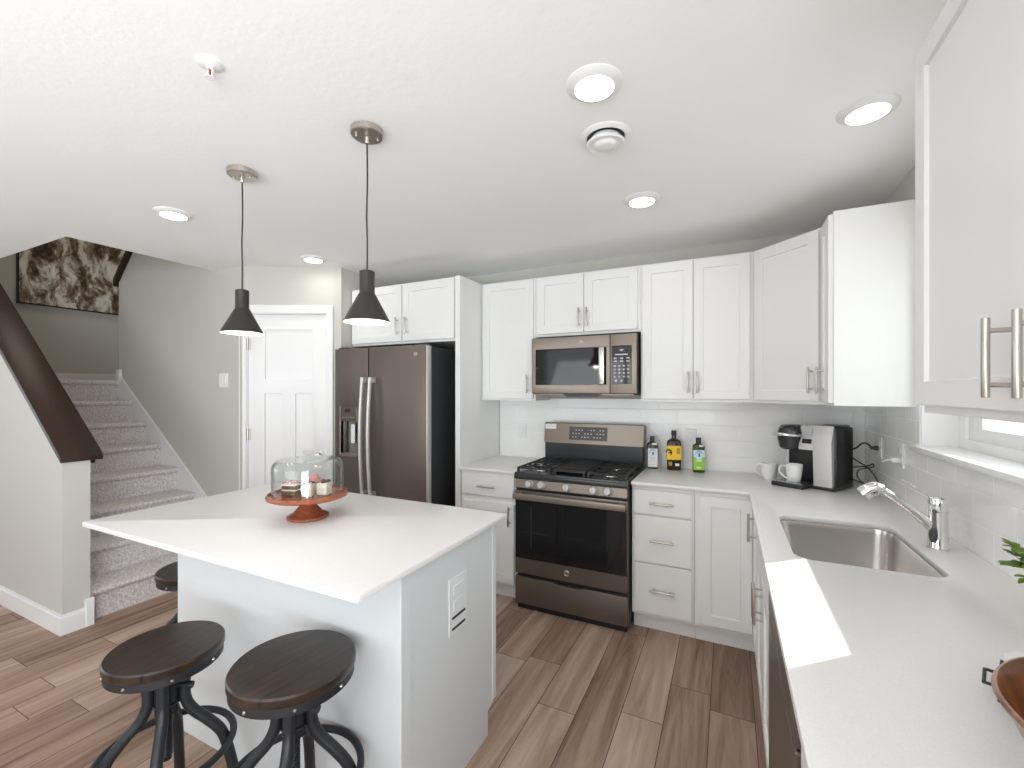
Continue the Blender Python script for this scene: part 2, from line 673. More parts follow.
def round_rect(x0, x1, y0, y1, r, n=6):
    pts = []
    for cx, cy, a0 in ((x1 - r, y0 + r, -90), (x1 - r, y1 - r, 0), (x0 + r, y1 - r, 90), (x0 + r, y0 + r, 180)):
        for k in range(n + 1):
            a = R(a0 + 90 * k / n)
            pts.append((cx + r * math.cos(a), cy + r * math.sin(a)))
    return pts


def bez(p0, p1, p2, p3, n=12):
    p0, p1, p2, p3 = map(Vector, (p0, p1, p2, p3))
    return [(1 - t) ** 3 * p0 + 3 * (1 - t) ** 2 * t * p1 + 3 * (1 - t) * t * t * p2 + t ** 3 * p3 for t in [k / n for k in range(n + 1)]]


def spline(pts, n=8):
    pts = [Vector(p) for p in pts]
    out = []
    for i in range(len(pts) - 1):
        a = pts[max(i - 1, 0)]
        b_ = pts[i]
        c = pts[i + 1]
        d = pts[min(i + 2, len(pts) - 1)]
        for k in range(n):
            t = k / n
            out.append(0.5 * ((2 * b_) + (-a + c) * t + (2 * a - 5 * b_ + 4 * c - d) * t * t + (-a + 3 * b_ - 3 * c + d) * t ** 3))
    out.append(pts[-1])
    return out


# ------------------------------------------------------------------ room shell
H = 2.46            # ceiling height
CT = 0.905          # counter top height
UB, UT = 1.378, 2.294   # upper cabinets bottom and top
YS = -1.114         # wall along the stairs (its face)
YH0, YH1 = -2.16, -2.03  # the half wall

mb = MB()
mb.prism([(-8.0, -7.0), (0.25, -7.0), (0.25, 0.12), (-8.0, 0.12)], -0.12, 0.0)
struct(mb, 'floor', 'floor')

mb = MB()
mb.prism([(-8.0, -7.0), (0.2, -7.0), (0.2, 0.12), (-4.64, 0.12), (-4.64, YH1), (-8.0, YH1)], H, H + 0.3)
struct(mb, 'ceiling', 'ceil')

mb = MB()
mb.prism(rect(-3.585, 0.2, 0, H), 0, 0.12, T=plane_T('y', 0.0))
struct(mb, 'wall_back', 'wall')

WY0, WY1, WZ0, WZ1 = -1.803, -0.867, 1.21, 2.16    # kitchen window opening
mb = MB()
mb.prism(rect(-7.0, 0.0, 0, H), 0, 0.2, holes=[rect(WY0, WY1, WZ0, WZ1), rect(-5.95, -3.95, 0.12, 2.2)], T=plane_T('x', 0.0))
struct(mb, 'wall_right', 'wall')

mb = MB()
mb.prism(rect(-0.72, 0.0, 0, H), -0.1, 0, T=plane_T('x', -3.585))
struct(mb, 'wall_alcove', 'wall')

# wall of the pantry closet, set at an angle, with its doorway
PA = Vector((-4.313, -1.114, 0))
PTH = math.atan2(0.390, 0.735)
PT = Matrix.Translation(PA) @ Matrix.Rotation(PTH, 4, 'Z')
mb = MB(PT)
mb.prism([(0, 0), (0.078, 0), (0.078, 2.078), (0.713, 2.078), (0.713, 0), (0.832, 0), (0.832, H), (0, H)], 0, 0.09, T=plane_T('y', 0.0))
struct(mb, 'wall_pantry', 'wall')

# wall between the two stair flights, sloping top beside the landing
mb = MB()
mb.prism([(-6.182, 0), (-4.26, 0), (-4.26, H), (-4.64, H), (-4.64, 3.9), (-4.82, 3.9), (-6.182, 2.52)], 0, 0.11, T=plane_T('y', YS))
struct(mb, 'wall_stair', 'wall')

mb = MB()
mb.prism(rect(-2.16, 0.12, 0, 5.1), -0.1, 0, T=plane_T('x', -7.2))
struct(mb, 'wall_landing', 'wall')
mb = MB()
mb.prism(rect(-7.3, -3.685, 0, 5.1), 0, 0.1, T=plane_T('y', 0.02))
struct(mb, 'wall_stairwell_far', 'wall')
mb = MB()
mb.prism(rect(-7.3, -4.30, H + 0.3, 5.1), 0, YH1 - YH0, T=plane_T('y', YH0))
mb.prism(rect(-2.16, 0.12, H + 0.3, 5.1), 0, 0.1, T=plane_T('x', -4.3))
mb.box(-7.3, -4.2, -2.16, 0.12, 5.1, 5.2)
struct(mb, 'wall_upper', 'wall')

# half wall with sloping top along the stairs
SL = 0.753
mb = MB()
xt = -4.31 - (H - 1.03) / SL
mb.prism([(-8.0, 0), (-4.31, 0), (-4.31, 1.03), (xt, H), (-8.0, H)], 0, YH1 - YH0, T=plane_T('y', YH0))
struct(mb, 'wall_half', 'wall')
mb = MB()
mb.prism(rect(-7.0, YH0, 0, H), -0.1, 0, holes=[rect(-5.75, -3.05, 0.42, 2.38)], T=plane_T('x', -7.45))
struct(mb, 'wall_west', 'wall')
mb = MB()
mb.prism(rect(-8.0, 0.2, 0, H), -0.12, 0, holes=[rect(-4.35, -0.85, 0.45, 2.4)], T=plane_T('y', -6.42))
struct(mb, 'wall_rear', 'wall')

# tile behind the counters
mb = MB()
mb.prism(rect(-2.5, 0.0, CT - 0.03, UB + 0.012), -0.008, 0, T=plane_T('y', 0.0))
struct(mb, 'wall_tile_back', 'tile_x')
mb = MB()
mb.prism([(-3.0, CT - 0.03), (-0.009, CT - 0.03), (-0.009, UB + 0.012), (WY1 + 0.002, UB + 0.012), (WY1 + 0.002, 1.19), (WY0 - 0.002, 1.19), (WY0 - 0.002, UB + 0.012), (-3.0, UB + 0.012)], -0.008, 0, T=plane_T('x', 0.0))
struct(mb, 'wall_tile_right', 'tile_y')

# ---- baseboards and stair skirt
mb = MB()
def lpath(o):
    return [(-7.4, YH0 - o), (-4.31 + o, YH0 - o), (-4.31 + o, YH1 - 0.005), (-4.31, YH1 - 0.005), (-4.31, YH0), (-7.4, YH0)]
mb.prism(lpath(0.014), 0.0, 0.102)
mb.prism(lpath(0.009), 0.102, 0.118)
mb.box(-4.312, -4.290, YH1 - 0.028, YH1 + 0.014, 0, 0.17, 0.003)
struct(mb, 'baseboard_half', 'trim')
mb = MB()
mb.box(-7.2, -7.186, -2.03, 0.0, 1.556, 1.645, 0.003)
struct(mb, 'baseboard_landing', 'trim')
mb = MB(PT)
mb.box(0, 0.022, -0.013, 0, 0, 0.11, 0.002)
mb.box(0.77, 0.832, -0.013, 0, 0, 0.11, 0.002)
struct(mb, 'baseboard_pantry', 'trim')
mb = MB()
skb = [(-4.58, 0.0), (-4.29, 0.0), (-4.29, 0.20), (-4.31, 0.265), (-6.14, 1.605), (-6.2, 1.62), (-6.2, 1.20)]
mb.prism(skb, -0.014, 0, T=plane_T('y', YS))
mb.box(-6.196, -6.12, YS - 0.02, YS + 0.11, 1.55, 1.665, 0.003)
struct(mb, 'trim_1', 'trim')

# ---- carpeted stairs and landing
mb = MB()
RISE, RUN, X0 = 0.1945, 0.257, -4.37
prof = [(X0, 0.0)]
for k in range(8):
    xn = X0 - RUN * k
    zt = RISE * (k + 1)
    if k:
        prof.append((xn, RISE * k + 0.004))
    prof += [(xn - 0.004, zt - 0.05), (xn + 0.020, zt - 0.036), (xn + 0.027, zt - 0.02), (xn + 0.022, zt - 0.006), (xn + 0.008, zt)]
    prof.append((xn - RUN + 0.0, zt))
prof[-1] = (-7.19, RISE * 8)
prof.append((-7.19, 0.0))
mb.prism(prof, YH1 + 0.002, YS - 0.013, T=Matrix(((1, 0, 0, 0), (0, 0, 1, 0), (0, 1, 0, 0), (0, 0, 0, 1))))
mb.box(-7.19, -6.21, YS - 0.02, 0.0, 1.0, RISE * 8)
st = struct(mb, 'staircase', 'carpet')

# ---- dark wood caps
t = thing('handrail_cap', 'wide dark stained wooden cap sloping down the half wall by the stairs', 'handrail', (-4.31, -2.09, 1.03))
mb = MB(Matrix.Translation((4.31, 2.09, -1.03)))
x_end = -4.296
def capz(x): return 1.033 + (-4.31 - x) * SL
xl = xt + 0.02
mb.prism([(x_end, capz(x_end)), (x_end, capz(x_end) + 0.030), (x_end - 0.012, capz(x_end) + 0.047), (xl, capz(xl) + 0.047), (xl, capz(xl))], -2.174, -1.972, T=Matrix(((1, 0, 0, 0), (0, 0, 1, 0), (0, 1, 0, 0), (0, 0, 0, 1))), bev=0.004)
mb.build('cap_board', 'walnut', t)
mb = MB(Matrix.Translation((4.31, 2.09, -1.03)))
mb.prism([(-4.305, capz(-4.305) - 0.028), (-4.305, capz(-4.305) + 0.002), (xl, capz(xl) + 0.002), (xl, capz(xl) - 0.028)], -2.028, -2.008, T=Matrix(((1, 0, 0, 0), (0, 0, 1, 0), (0, 1, 0, 0), (0, 0, 0, 1))))
mb.build('apron', 'walnut', t)
mb = MB(Matrix.Translation((6.18, 1.06, -2.5)))
def c2(x): return 2.522 + (x + 6.182) * 1.013
mb.prism([(-6.215, c2(-6.215)), (-6.215, c2(-6.215) + 0.075), (-4.9, c2(-4.9) + 0.075), (-4.9, c2(-4.9))], YS - 0.035, YS + 0.14, T=Matrix(((1, 0, 0, 0), (0, 0, 1, 0), (0, 1, 0, 0), (0, 0, 0, 1))), bev=0.004)
o = mb.build('handrail_cap', 'walnut')
o.location = (-6.18, -1.06, 2.5)
tag(o, 'short dark cap on top of the upper stair wall in front of the painting', 'handrail')

# ---- painting on the landing wall
t = thing('painting', 'large brown and cream abstract painting on the stair landing wall', 'painting', (-7.2, -0.9, 2.345))
mb = MB()
mb.box(0.002, 0.036, -0.62, 0.62, 0.008, 0.80, 0.002)
mb.build('canvas', 'painting', t)
mb = MB()
for a in ((0.001, 0.042, -0.632, -0.62, -0.004, 0.812), (0.001, 0.042, 0.62, 0.632, -0.004, 0.812), (0.001, 0.042, -0.632, 0.632, -0.004, 0.008), (0.001, 0.042, -0.632, 0.632, 0.80, 0.812)):
    mb.box(*a, 0.001)
mb.build('frame', 'walnut', t, label='thin dark frame')

# ---- pantry door
D1 = struct(MB(PT).prism([(0.084, 0.012), (0.707, 0.012), (0.707, 2.071), (0.084, 2.071)], 0.026, 0.05, T=plane_T('y', 0.0)), 'door_1', 'trim')
mb = MB(PT)
mb.prism(rect(0.084, 0.707, 0.012, 2.071), 0.012, 0.026, holes=[rect(0.215, 0.590, 1.548, 1.949), rect(0.212, 0.350, 0.25, 1.431), rect(0.458, 0.590, 0.25, 1.431)], T=plane_T('y', 0.0), bev=0.0025)
mb.build('door_face', 'trim', D1)
for z in (0.22, 1.10, 1.83):
    mb = MB(PT)
    mb.cyl((0.083, 0.004, z - 0.045), (0.083, 0.004, z + 0.045), 0.008, seg=12)
    mb.box(0.083, 0.105, 0.008, 0.013, z - 0.045, z + 0.045)
    mb.build('hinge', 'nickel', D1)
mb = MB(PT)
mb.lathe([(0, 0), (0.03, 0), (0.032, 0.006), (0.012, 0.010), (0.011, 0.03), (0.025, 0.036), (0.029, 0.05), (0.022, 0.062), (0, 0.066)], 24, T=Matrix.Translation((0.655, 0.012, 0.93)) @ Matrix.Rotation(R(90), 4, 'X'))
mb.build('door_knob', 'nickel', D1)
mb = MB(PT)
for a in ((0.022, 0.078, 0, 2.078), (0.713, 0.769, 0, 2.078)):
    mb.box(a[0], a[1], -0.016, 0.0, a[2], a[3], 0.003)
mb.box(0.022, 0.769, -0.018, 0.0, 2.078, 2.146, 0.003)
for a in ((0.078, 0.084), (0.707, 0.713)):
    mb.box(a[0], a[1], -0.002, 0.09, 0, 2.078)
mb.box(0.078, 0.713, -0.002, 0.09, 2.072, 2.078)
struct(mb, 'trim_2', 'trim')
# dark closet behind the door stays closed by a backing
struct(MB(PT).box(-0.02, 0.84, 0.092, 0.11, 0, H), 'wall_pantry_back', 'wall')

# ---- kitchen window
W1 = struct(MB().prism(rect(WY0, WY1, WZ0, WZ1), 0.115, 0.165, holes=[rect(WY0 + 0.06, WY1 - 0.06, WZ0 + 0.04, WZ1 - 0.05)], T=plane_T('x', 0.0), bev=0.002), 'window_1', 'plastic')
mb = MB()
mb.prism(rect(WY0 + 0.055, WY1 - 0.055, WZ0 + 0.035, WZ1 - 0.045), 0.128, 0.158, holes=[rect(WY0 + 0.163, WY1 - 0.163, WZ0 + 0.09, WZ1 - 0.13)], T=plane_T('x', 0.0), bev=0.003)
mb.build('sash', 'plastic', W1)
mb = MB()
mb.box(0.142, 0.146, WY0 + 0.16, WY1 - 0.16, WZ0 + 0.087, WZ1 - 0.127)
mb.build('glass', 'window_glass', W1)
mb = MB()
for a in ((-0.004, 0.118, WY1 - 0.008, WY1 + 0.001, WZ0, WZ1), (-0.004, 0.118, WY0 - 0.001, WY0 + 0.008, WZ0, WZ1), (-0.004, 0.118, WY0, WY1, WZ1 - 0.008, WZ1 + 0.001)):
    mb.box(*a, 0.001)
mb.build('reveal', 'trim', W1)
mb = MB()
mb.box(-0.035, 0.118, WY0 - 0.02, WY1 + 0.03, WZ0 - 0.022, WZ0 + 0.002, 0.004, seg=2)
mb.build('sill', 'trim', W1)
# windows behind the camera, centre mullion; right-wall one added for its light
for nm, T, (a0, a1, z0, z1) in (('window_2', plane_T('y', -6.50), (-4.35, -0.85, 0.45, 2.4)), ('window_3', plane_T('x', -7.51), (-5.75, -3.05, 0.42, 2.38)), ('added_window_4', plane_T('x', 0.14), (-5.95, -3.95, 0.12, 2.2))):
    mid = (a0 + a1) / 2
    mb = MB()
    mb.prism(rect(a0, a1, z0, z1), 0, 0.05, holes=[rect(a0 + 0.06, mid - 0.04, z0 + 0.06, z1 - 0.06), rect(mid + 0.04, a1 - 0.06, z0 + 0.06, z1 - 0.06)], T=T, bev=0.002)
    struct(mb, nm, 'plastic')


# ------------------------------------------------------------------ cabinets
def pull(parent, x, z, vert=True, ln=0.137, y=-0.02, r=0.006):
    """bar pull, centre at (x, z) on the door face at y"""
    mb = MB()
    h = ln / 2
    yo = y - 0.032
    if vert:
        mb.cyl((x, yo, z - h), (x, yo, z + h), r, seg=14, bev=0.001)
        for s in (-1, 1):
            mb.cyl((x, y, z + s * (h - 0.022)), (x, yo, z + s * (h - 0.022)), r * 0.72, seg=10)
    else:
        mb.cyl((x - h, yo, z), (x + h, yo, z), r, seg=14, bev=0.001)
        for s in (-1, 1):
            mb.cyl((x + s * (h - 0.022), y, z), (x + s * (h - 0.022), yo, z), r * 0.72, seg=10)
    return mb.build('handle', 'nickel', parent)


def cabinet(label, loc, rotz, w, h, depth, doors=(), drawers=(), toe=False, name='wall_cabinet', cat='cabinet', group=None, z0=0.0, hollow=False):
    """doors: (x0,x1,z0,z1,handle_x,handle_z); drawers: (x0,x1,z0,z1); front faces local -Y"""
    t = thing(name, label, cat, loc, rotz, group)
    mb = MB()
    if hollow:
        mb.box(0, w, 0, depth, 0.105, 0.125)
        mb.box(0, 0.02, 0, depth, 0.125, h)
        mb.box(w - 0.02, w, 0, depth, 0.125, h)
        mb.box(0.02, w - 0.02, 0, 0.02, 0.125, h)
        mb.box(0.02, w - 0.02, depth - 0.01, depth, 0.125, h)
        mb.box(0.0, w, 0.075, depth, 0.0, 0.105)
    elif toe:
        mb.box(0, w, 0, depth, 0.105, h, 0.001)
        mb.box(0.0, w, 0.075, depth, 0.0, 0.105)
    else:
        mb.box(0, w, 0, depth, z0, h, 0.0015)
    mb.build('body', 'cab', t)
    if toe:
        mb = MB()
        mb.box(0.0, w, 0.058, 0.074, 0.0, 0.106, 0.001)
        mb.build('toe_kick', 'cab', t)
    for (x0, x1, a, b_, hx, hz) in doors:
        mb = MB()
        mb.shaker(x0, x1, a, b_)
        d = mb.build('door', 'cab', t)
        if hx is not None:
            pull(d, hx, hz)
    for (x0, x1, a, b_) in drawers:
        mb = MB()
        mb.box(x0, x1, -0.02, 0.0, a, b_, 0.002)
        d = mb.build('drawer', 'cab', t)
        pull(d, (x0 + x1) / 2, (a + b_) / 2, vert=False)
    return t


UH = UT - UB
FY = -0.305
# tall end panel and the cabinet over the refrigerator
mb = MB()
mb.box(-0.011, 0.011, -0.605, -0.01, 0.0, UT, 0.0015)
mb.box(-0.030, 0.011, -0.625, -0.605, 0.0, UT, 0.0015)
o = mb.build('end_panel', 'cab')
o.location = (-2.515, 0, 0)
tag(o, 'tall white panel standing between refrigerator and left base cabinet', 'cabinet panel')
cabinet('short white two-door cabinet mounted above the refrigerator', (-3.582, -0.60, 1.822), 0, 1.036, UT - 1.822, 0.58,
        [(0.012, 0.531, 0.018, UT - 1.834, 0.500, 0.135), (0.545, 1.02, 0.018, UT - 1.834, 0.590, 0.135)])
cabinet('narrow single-door white wall cabinet left of the microwave', (-2.502, FY, UB), 0, 0.460, UH, 0.295,
        [(0.015, 0.445, 0.015, UH - 0.012, 0.405, 0.125)])
cabinet('short white two-door cabinet directly above the microwave', (-2.040, FY, 1.850), 0, 0.762, UT - 1.850, 0.295,
        [(0.018, 0.372, 0.018, UT - 1.862, 0.342, 0.118), (0.376, 0.744, 0.018, UT - 1.862, 0.400, 0.118)])
cabinet('tall two-door white wall cabinet right of the microwave', (-1.277, FY, UB), 0, 0.666, UH, 0.295,
        [(0.012, 0.325, 0.020, UH - 0.012, 0.298, 0.128), (0.329, 0.645, 0.020, UH - 0.012, 0.352, 0.128)])
# diagonal corner cabinet
t = thing('wall_cabinet', 'white diagonal corner wall cabinet above the coffee maker', 'cabinet', (-0.610, FY, UB), R(-45))
mb = MB(Matrix.Rotation(R(45), 4, 'Z'))
mb.prism([(0, 0), (0.305, -0.305), (0.60, -0.305), (0.60, 0.297), (0, 0.297)], 0, UH)
mb.build('body', 'cab', t)
dw = 0.305 * math.sqrt(2)
mb = MB()
mb.shaker(0.020, dw - 0.020, 0.018, UH - 0.012)
d = mb.build('door', 'cab', t)
pull(d, dw - 0.052, 0.128)
# right wall
cabinet('narrow white wall cabinet between corner cabinet and window, bare side panel showing', (-0.305, -0.613, UB), R(-90), 0.212, UH, 0.30,
        [(0.012, 0.200, 0.015, UH - 0.012, 0.100, 0.125)])
cabinet('large white two-door wall cabinet nearest the camera, past the window', (-0.303, -1.885, 1.392), R(-90), 0.98, UH, 0.298,
        [(0.006, 0.489, 0.020, UH - 0.012, 0.434, 0.111), (0.493, 0.974, 0.020, UH - 0.012, 0.526, 0.111)])

# base cabinets
BF = -0.61
CH = 0.884
cabinet('white base cabinet with one drawer and one door left of the range', (-2.500, BF, 0), 0, 0.456, CH, 0.595,
        [(0.022, 0.432, 0.125, 0.668, 0.404, 0.594)], [(0.022, 0.432, 0.712, 0.850)], toe=True, name='base_cabinet')
cabinet('white three-drawer base cabinet right of the range', (-1.277, BF, 0), 0, 0.352, CH, 0.595,
        [], [(0.015, 0.340, 0.128, 0.420), (0.015, 0.340, 0.428, 0.705), (0.015, 0.340, 0.715, 0.858)], toe=True, name='base_cabinet')
# corner cabinet with an L-shaped front
t = thing('base_cabinet', 'white L-front corner base cabinet with two full-height doors', 'cabinet', (-0.610, -0.610, 0))
mb = MB()
mb.prism([(-0.313, 0.0), (0.0, 0.0), (0.0, -0.36), (0.598, -0.36), (0.598, 0.596), (-0.313, 0.596)], 0.105, CH)
mb.prism([(-0.313, 0.075), (0.075, 0.075), (0.075, -0.36), (0.598, -0.36), (0.598, 0.596), (-0.313, 0.596)], 0.0, 0.105)
mb.build('body', 'cab', t)
mb = MB()
mb.box(-0.313, 0.06, 0.058, 0.074, 0, 0.106)
mb.box(0.058, 0.074, -0.36, 0.06, 0, 0.106)
mb.build('toe_kick', 'cab', t)
mb = MB()
mb.shaker(-0.285, -0.022, 0.128, 0.855)
mb.build('door', 'cab', t)
RT = Matrix.Rotation(R(-90), 4, 'Z')
mb = MB(RT)
mb.shaker(0.022, 0.345, 0.128, 0.855)
d = mb.build('door', 'cab', t)
h = MB(RT)
h.cyl((0.30, -0.052, 0.715), (0.30, -0.052, 0.850), 0.006, seg=14)
for z in (0.738, 0.827):
    h.cyl((0.30, -0.02, z), (0.30, -0.052, z), 0.0043, seg=10)
h.build('handle', 'nickel', d)
t = cabinet('white sink base cabinet with two doors under the sink', (-0.61, -0.974, 0), R(-90), 0.79, CH, 0.598,
            [(0.012, 0.392, 0.128, 0.695, 0.362, 0.610), (0.398, 0.778, 0.128, 0.695, 0.428, 0.610)], toe=True, hollow=True, name='base_cabinet')
mb = MB()
mb.box(0.012, 0.778, -0.02, 0, 0.705, 0.858, 0.002)
mb.build('false_front', 'cab', t)
cabinet('white end base cabinet under the counter nearest the camera', (-0.61, -2.372, 0), R(-90), 0.62, CH, 0.598,
        [(0.012, 0.306, 0.128, 0.695, 0.28, 0.61), (0.312, 0.608, 0.128, 0.695, 0.34, 0.61)], [(0.012, 0.608, 0.712, 0.856)], toe=True, name='base_cabinet')

# dishwasher
t = thing('dishwasher', 'dark slate dishwasher under the counter beside the sink cabinet', 'dishwasher', (-0.61, -1.768, 0), R(-90))
mb = MB()
mb.box(0.002, 0.598, 0.0, 0.58, 0.1, 0.868)
mb.build('body', 'black', t)
mb = MB()
mb.box(0.002, 0.598, -0.028, 0.0, 0.115, 0.76, 0.004)
mb.build('door', 'slate', t)
mb = MB()
mb.box(0.002, 0.598, -0.028, 0.0, 0.765, 0.862, 0.004)
mb.build('control_strip', 'slate', t)
mb = MB()
mb.box(0.002, 0.598, 0.04, 0.06, 0.0, 0.11)
mb.build('toe_kick', 'black', t)

# ------------------------------------------------------------------ counters
mb = MB()
mb.prism([(-2.503, -0.648), (-2.044, -0.648), (-2.044, -0.009), (-2.503, -0.009)], 0.885, CT, bev=0.002)
o = mb.build('countertop', 'quartz')
tag(o, 'small white quartz countertop left of the range', 'countertop')
SX0, SX1, SY0, SY1 = -0.555, -0.163, -1.655, -1.085
mb = MB()
mb.prism([(-1.276, -0.648), (-0.648, -0.648), (-0.648, -2.995), (-0.009, -2.995), (-0.009, -0.009), (-1.276, -0.009)], 0.885, CT,
         holes=[list(reversed(round_rect(SX0, SX1, SY0, SY1, 0.055)))], bev=0.002)
o = mb.build('countertop', 'quartz')
tag(o, 'long L-shaped white quartz countertop holding sink and coffee maker', 'countertop')

# ------------------------------------------------------------------ island
t = thing('kitchen_island', 'white panelled island base with toe notch at its far end', 'island', (-2.28, -1.95, 0))
Ti = Matrix.Translation((2.28, 1.95, 0))
mb = MB(Ti)
mb.box(-2.878, -1.668, -2.246, -1.74, 0.0, 0.884, 0.001)
mb.box(-2.878, -1.668, -1.74, -1.664, 0.105, 0.884, 0.001)
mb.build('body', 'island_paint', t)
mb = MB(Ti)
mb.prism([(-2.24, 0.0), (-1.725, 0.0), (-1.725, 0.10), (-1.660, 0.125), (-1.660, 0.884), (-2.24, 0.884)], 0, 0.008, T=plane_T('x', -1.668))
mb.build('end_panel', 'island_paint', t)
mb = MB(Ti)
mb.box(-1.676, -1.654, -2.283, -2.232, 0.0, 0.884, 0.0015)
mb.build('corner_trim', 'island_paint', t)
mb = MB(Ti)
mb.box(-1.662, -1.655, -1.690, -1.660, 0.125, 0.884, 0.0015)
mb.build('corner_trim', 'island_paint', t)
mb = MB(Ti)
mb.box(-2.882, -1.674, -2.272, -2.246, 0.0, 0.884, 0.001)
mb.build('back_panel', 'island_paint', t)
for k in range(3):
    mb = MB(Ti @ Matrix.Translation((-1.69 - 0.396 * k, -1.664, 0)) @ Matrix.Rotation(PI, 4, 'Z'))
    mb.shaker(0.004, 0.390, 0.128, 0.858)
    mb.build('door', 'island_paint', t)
mb = MB(Ti)
mb.prism(round_rect(-3.167, -1.630, -2.486, -1.597, 0.012, 4), 0.885, CT, bev=0.003)
o = mb.build('countertop', 'quartz')
o.location = (-2.28, -1.95, 0)
tag(o, 'rectangular white quartz island top with seating overhang', 'countertop')
# island outlet
t = thing('wall_outlet', 'white outlet plate with two dark open flaps on the island end panel', 'outlet', (-1.660, -1.960, 0.64))
mb = MB()
mb.box(0, 0.006, -0.060, 0.060, -0.085, 0.125, 0.002)
mb.build('cover_plate', 'outlet_grey', t)
for z in (0.075, 0.02):
    mb = MB()
    mb.box(0.006, 0.009, -0.034, 0.034, z - 0.02, z + 0.02, 0.0015)
    mb.build('socket', 'outlet_grey', t)
for z in (-0.022, -0.062):
    mb = MB()
    mb.box(0.005, 0.0095, -0.043, 0.043, z - 0.004, z + 0.004, 0.001)
    mb.build('slot', 'black', t)


# ------------------------------------------------------------------ outlets and switches
def outlet(label, loc, rotz, kind, name='wall_outlet', w=0.074, h=0.118):
    t = thing(name, label, 'outlet' if name == 'wall_outlet' else 'switch', loc, rotz)
    mb = MB()
    mb.box(-w / 2, w / 2, -0.006, 0, -h / 2, h / 2, 0.002)
    mb.build('cover_plate', 'plastic', t)
    if kind == 'outlet':
        for z in (0.021, -0.021):
            mb = MB()
            mb.box(-0.016, 0.016, -0.0085, -0.005, z - 0.014, z + 0.014, 0.002)
            mb.box(-0.007, -0.005, -0.009, -0.008, z - 0.004, z + 0.006, mi=1)
            mb.box(0.005, 0.007, -0.009, -0.008, z - 0.004, z + 0.006, mi=1)
            mb.build('socket', ['plastic', 'grey_mark'], t)
    else:
        n = 2 if kind == 'double' else 1
        for k in range(n):
            x = (k - (n - 1) / 2) * 0.046
            mb = MB()
            mb.box(x - 0.016, x + 0.016, -0.010, -0.005, -0.033, 0.033, 0.002)
            mb.build('rocker', 'plastic', t)
    return t


outlet('white outlet plate on the back tile left of the range', (-2.285, -0.008, 1.120), 0, 'outlet')
outlet('white outlet plate on the back tile between the second and third bottle', (-0.985, -0.008, 1.125), 0, 'outlet')
outlet('white outlet plate on the right tile with the black coffee maker plug', (-0.008, -0.315, 1.140), R(-90), 'outlet')
outlet('white outlet plate on the right tile nearest the window sill, holding a white charger', (-0.008, -0.643, 1.141), R(-90), 'outlet')
outlet('square white double switch plate on the grey stair wall beside the pantry door', (-4.485, YS, 1.540), 0, 'double', name='light_switch', w=0.116, h=0.116)
t = thing('phone_charger', 'small white charger plugged into the outlet near the window sill', 'charger', (-0.019, -0.643, 1.118))
mb = MB()
mb.box(-0.028, 0.003, -0.013, 0.013, -0.012, 0.012, 0.004, seg=2)
mb.build('charger_body', 'plastic', t)
mb = MB()
mb.tube([(-0.028, 0, 0), (-0.045, 0.003, -0.003), (-0.058, 0.01, -0.012)], 0.003, 8)
mb.build('cord', 'plastic', t)

# ------------------------------------------------------------------ refrigerator
FX0, FX1, FH = -3.566, -2.667, 1.782
t = thing('refrigerator', 'dark slate side-by-side refrigerator with water dispenser beside the pantry door', 'refrigerator', (FX0, -0.74, 0))
W = FX1 - FX0
mb = MB()
mb.box(0.004, W - 0.004, 0.0, 0.70, 0.03, FH - 0.012, 0.004)
mb.build('body', 'fridge_side', t)
SPL = 0.352
DX0, DX1, DZ0, DZ1 = 0.062, 0.235, 0.955, 1.325
# freezer door with the dispenser recess
mb = MB()
mb.prism(rect(0.0, SPL - 0.003, 0.06, FH), 0.004, 0.062, holes=[rect(DX0, DX1, DZ0, DZ1)], T=FRONT, bev=0.005)
fd = mb.build('freezer_door', 'slate', t)
mb = MB()
mb.prism(rect(SPL + 0.003, W, 0.06, FH), 0.004, 0.062, T=FRONT, bev=0.010)
rd = mb.build('fridge_door', 'slate', t)
mb = MB()
mb.box(W - 0.010, W + 0.002, -0.0605, -0.008, 0.066, FH - 0.006, 0.006, seg=2)
mb.build('door_edge_trim', 'satin', rd)
mb = MB()
mb.box(DX0 - 0.004, DX1 + 0.004, -0.008, -0.003, DZ0 - 0.004, DZ1 + 0.004)
mb.box(DX0, DX1, -0.062, -0.02, 1.215, DZ1, 0.003)
mb.box(DX0 + 0.05, DX0 + 0.10, -0.064, -0.058, 1.285, 1.310, mi=2)
for k in range(5):
    mb.box(DX0 + 0.022 + 0.027 * k, DX0 + 0.036 + 0.027 * k, -0.0635, -0.058, 1.238, 1.250, mi=1)
mb.box(DX0 - 0.010, DX0, -0.066, -0.03, DZ0 - 0.012, DZ1 + 0.008, 0.002, mi=3)
mb.box(DX0 - 0.010, DX1 + 0.010, -0.070, -0.012, DZ0 - 0.016, DZ0 + 0.006, 0.003, mi=3)
mb.build('dispenser', ['slate', 'nickel', 'black', 'slate_light'], fd)
mb = MB()
mb.box(DX0 + 0.004, DX1 - 0.004, -0.016, -0.008, DZ0 + 0.004, 1.215)
mb.build('dispenser_back', 'bright_steel', fd)
mb = MB()
mb.box(DX0 + 0.085, DX0 + 0.125, -0.040, -0.028, 1.04, 1.19, 0.004)
mb.build('dispenser_paddle', 'plastic', fd)
for dr, x, s in ((fd, SPL - 0.017, -1), (rd, SPL + 0.060, 1)):
    z0, z1 = 0.66, 1.545
    mb = MB()
    pts = [(x, -0.062 - 0.044 - 0.024 * math.sin(PI * k / 24), z0 + (z1 - z0) * k / 24) for k in range(25)]
    mb.tube(pts, 0.0165, 12, flat=0.75)
    for z in (z0 + 0.012, z1 - 0.012):
        mb.box(x - 0.016, x + 0.016, -0.116, -0.058, z - 0.022, z + 0.022, 0.005, seg=2)
    mb.build('handle', 'satin', dr)


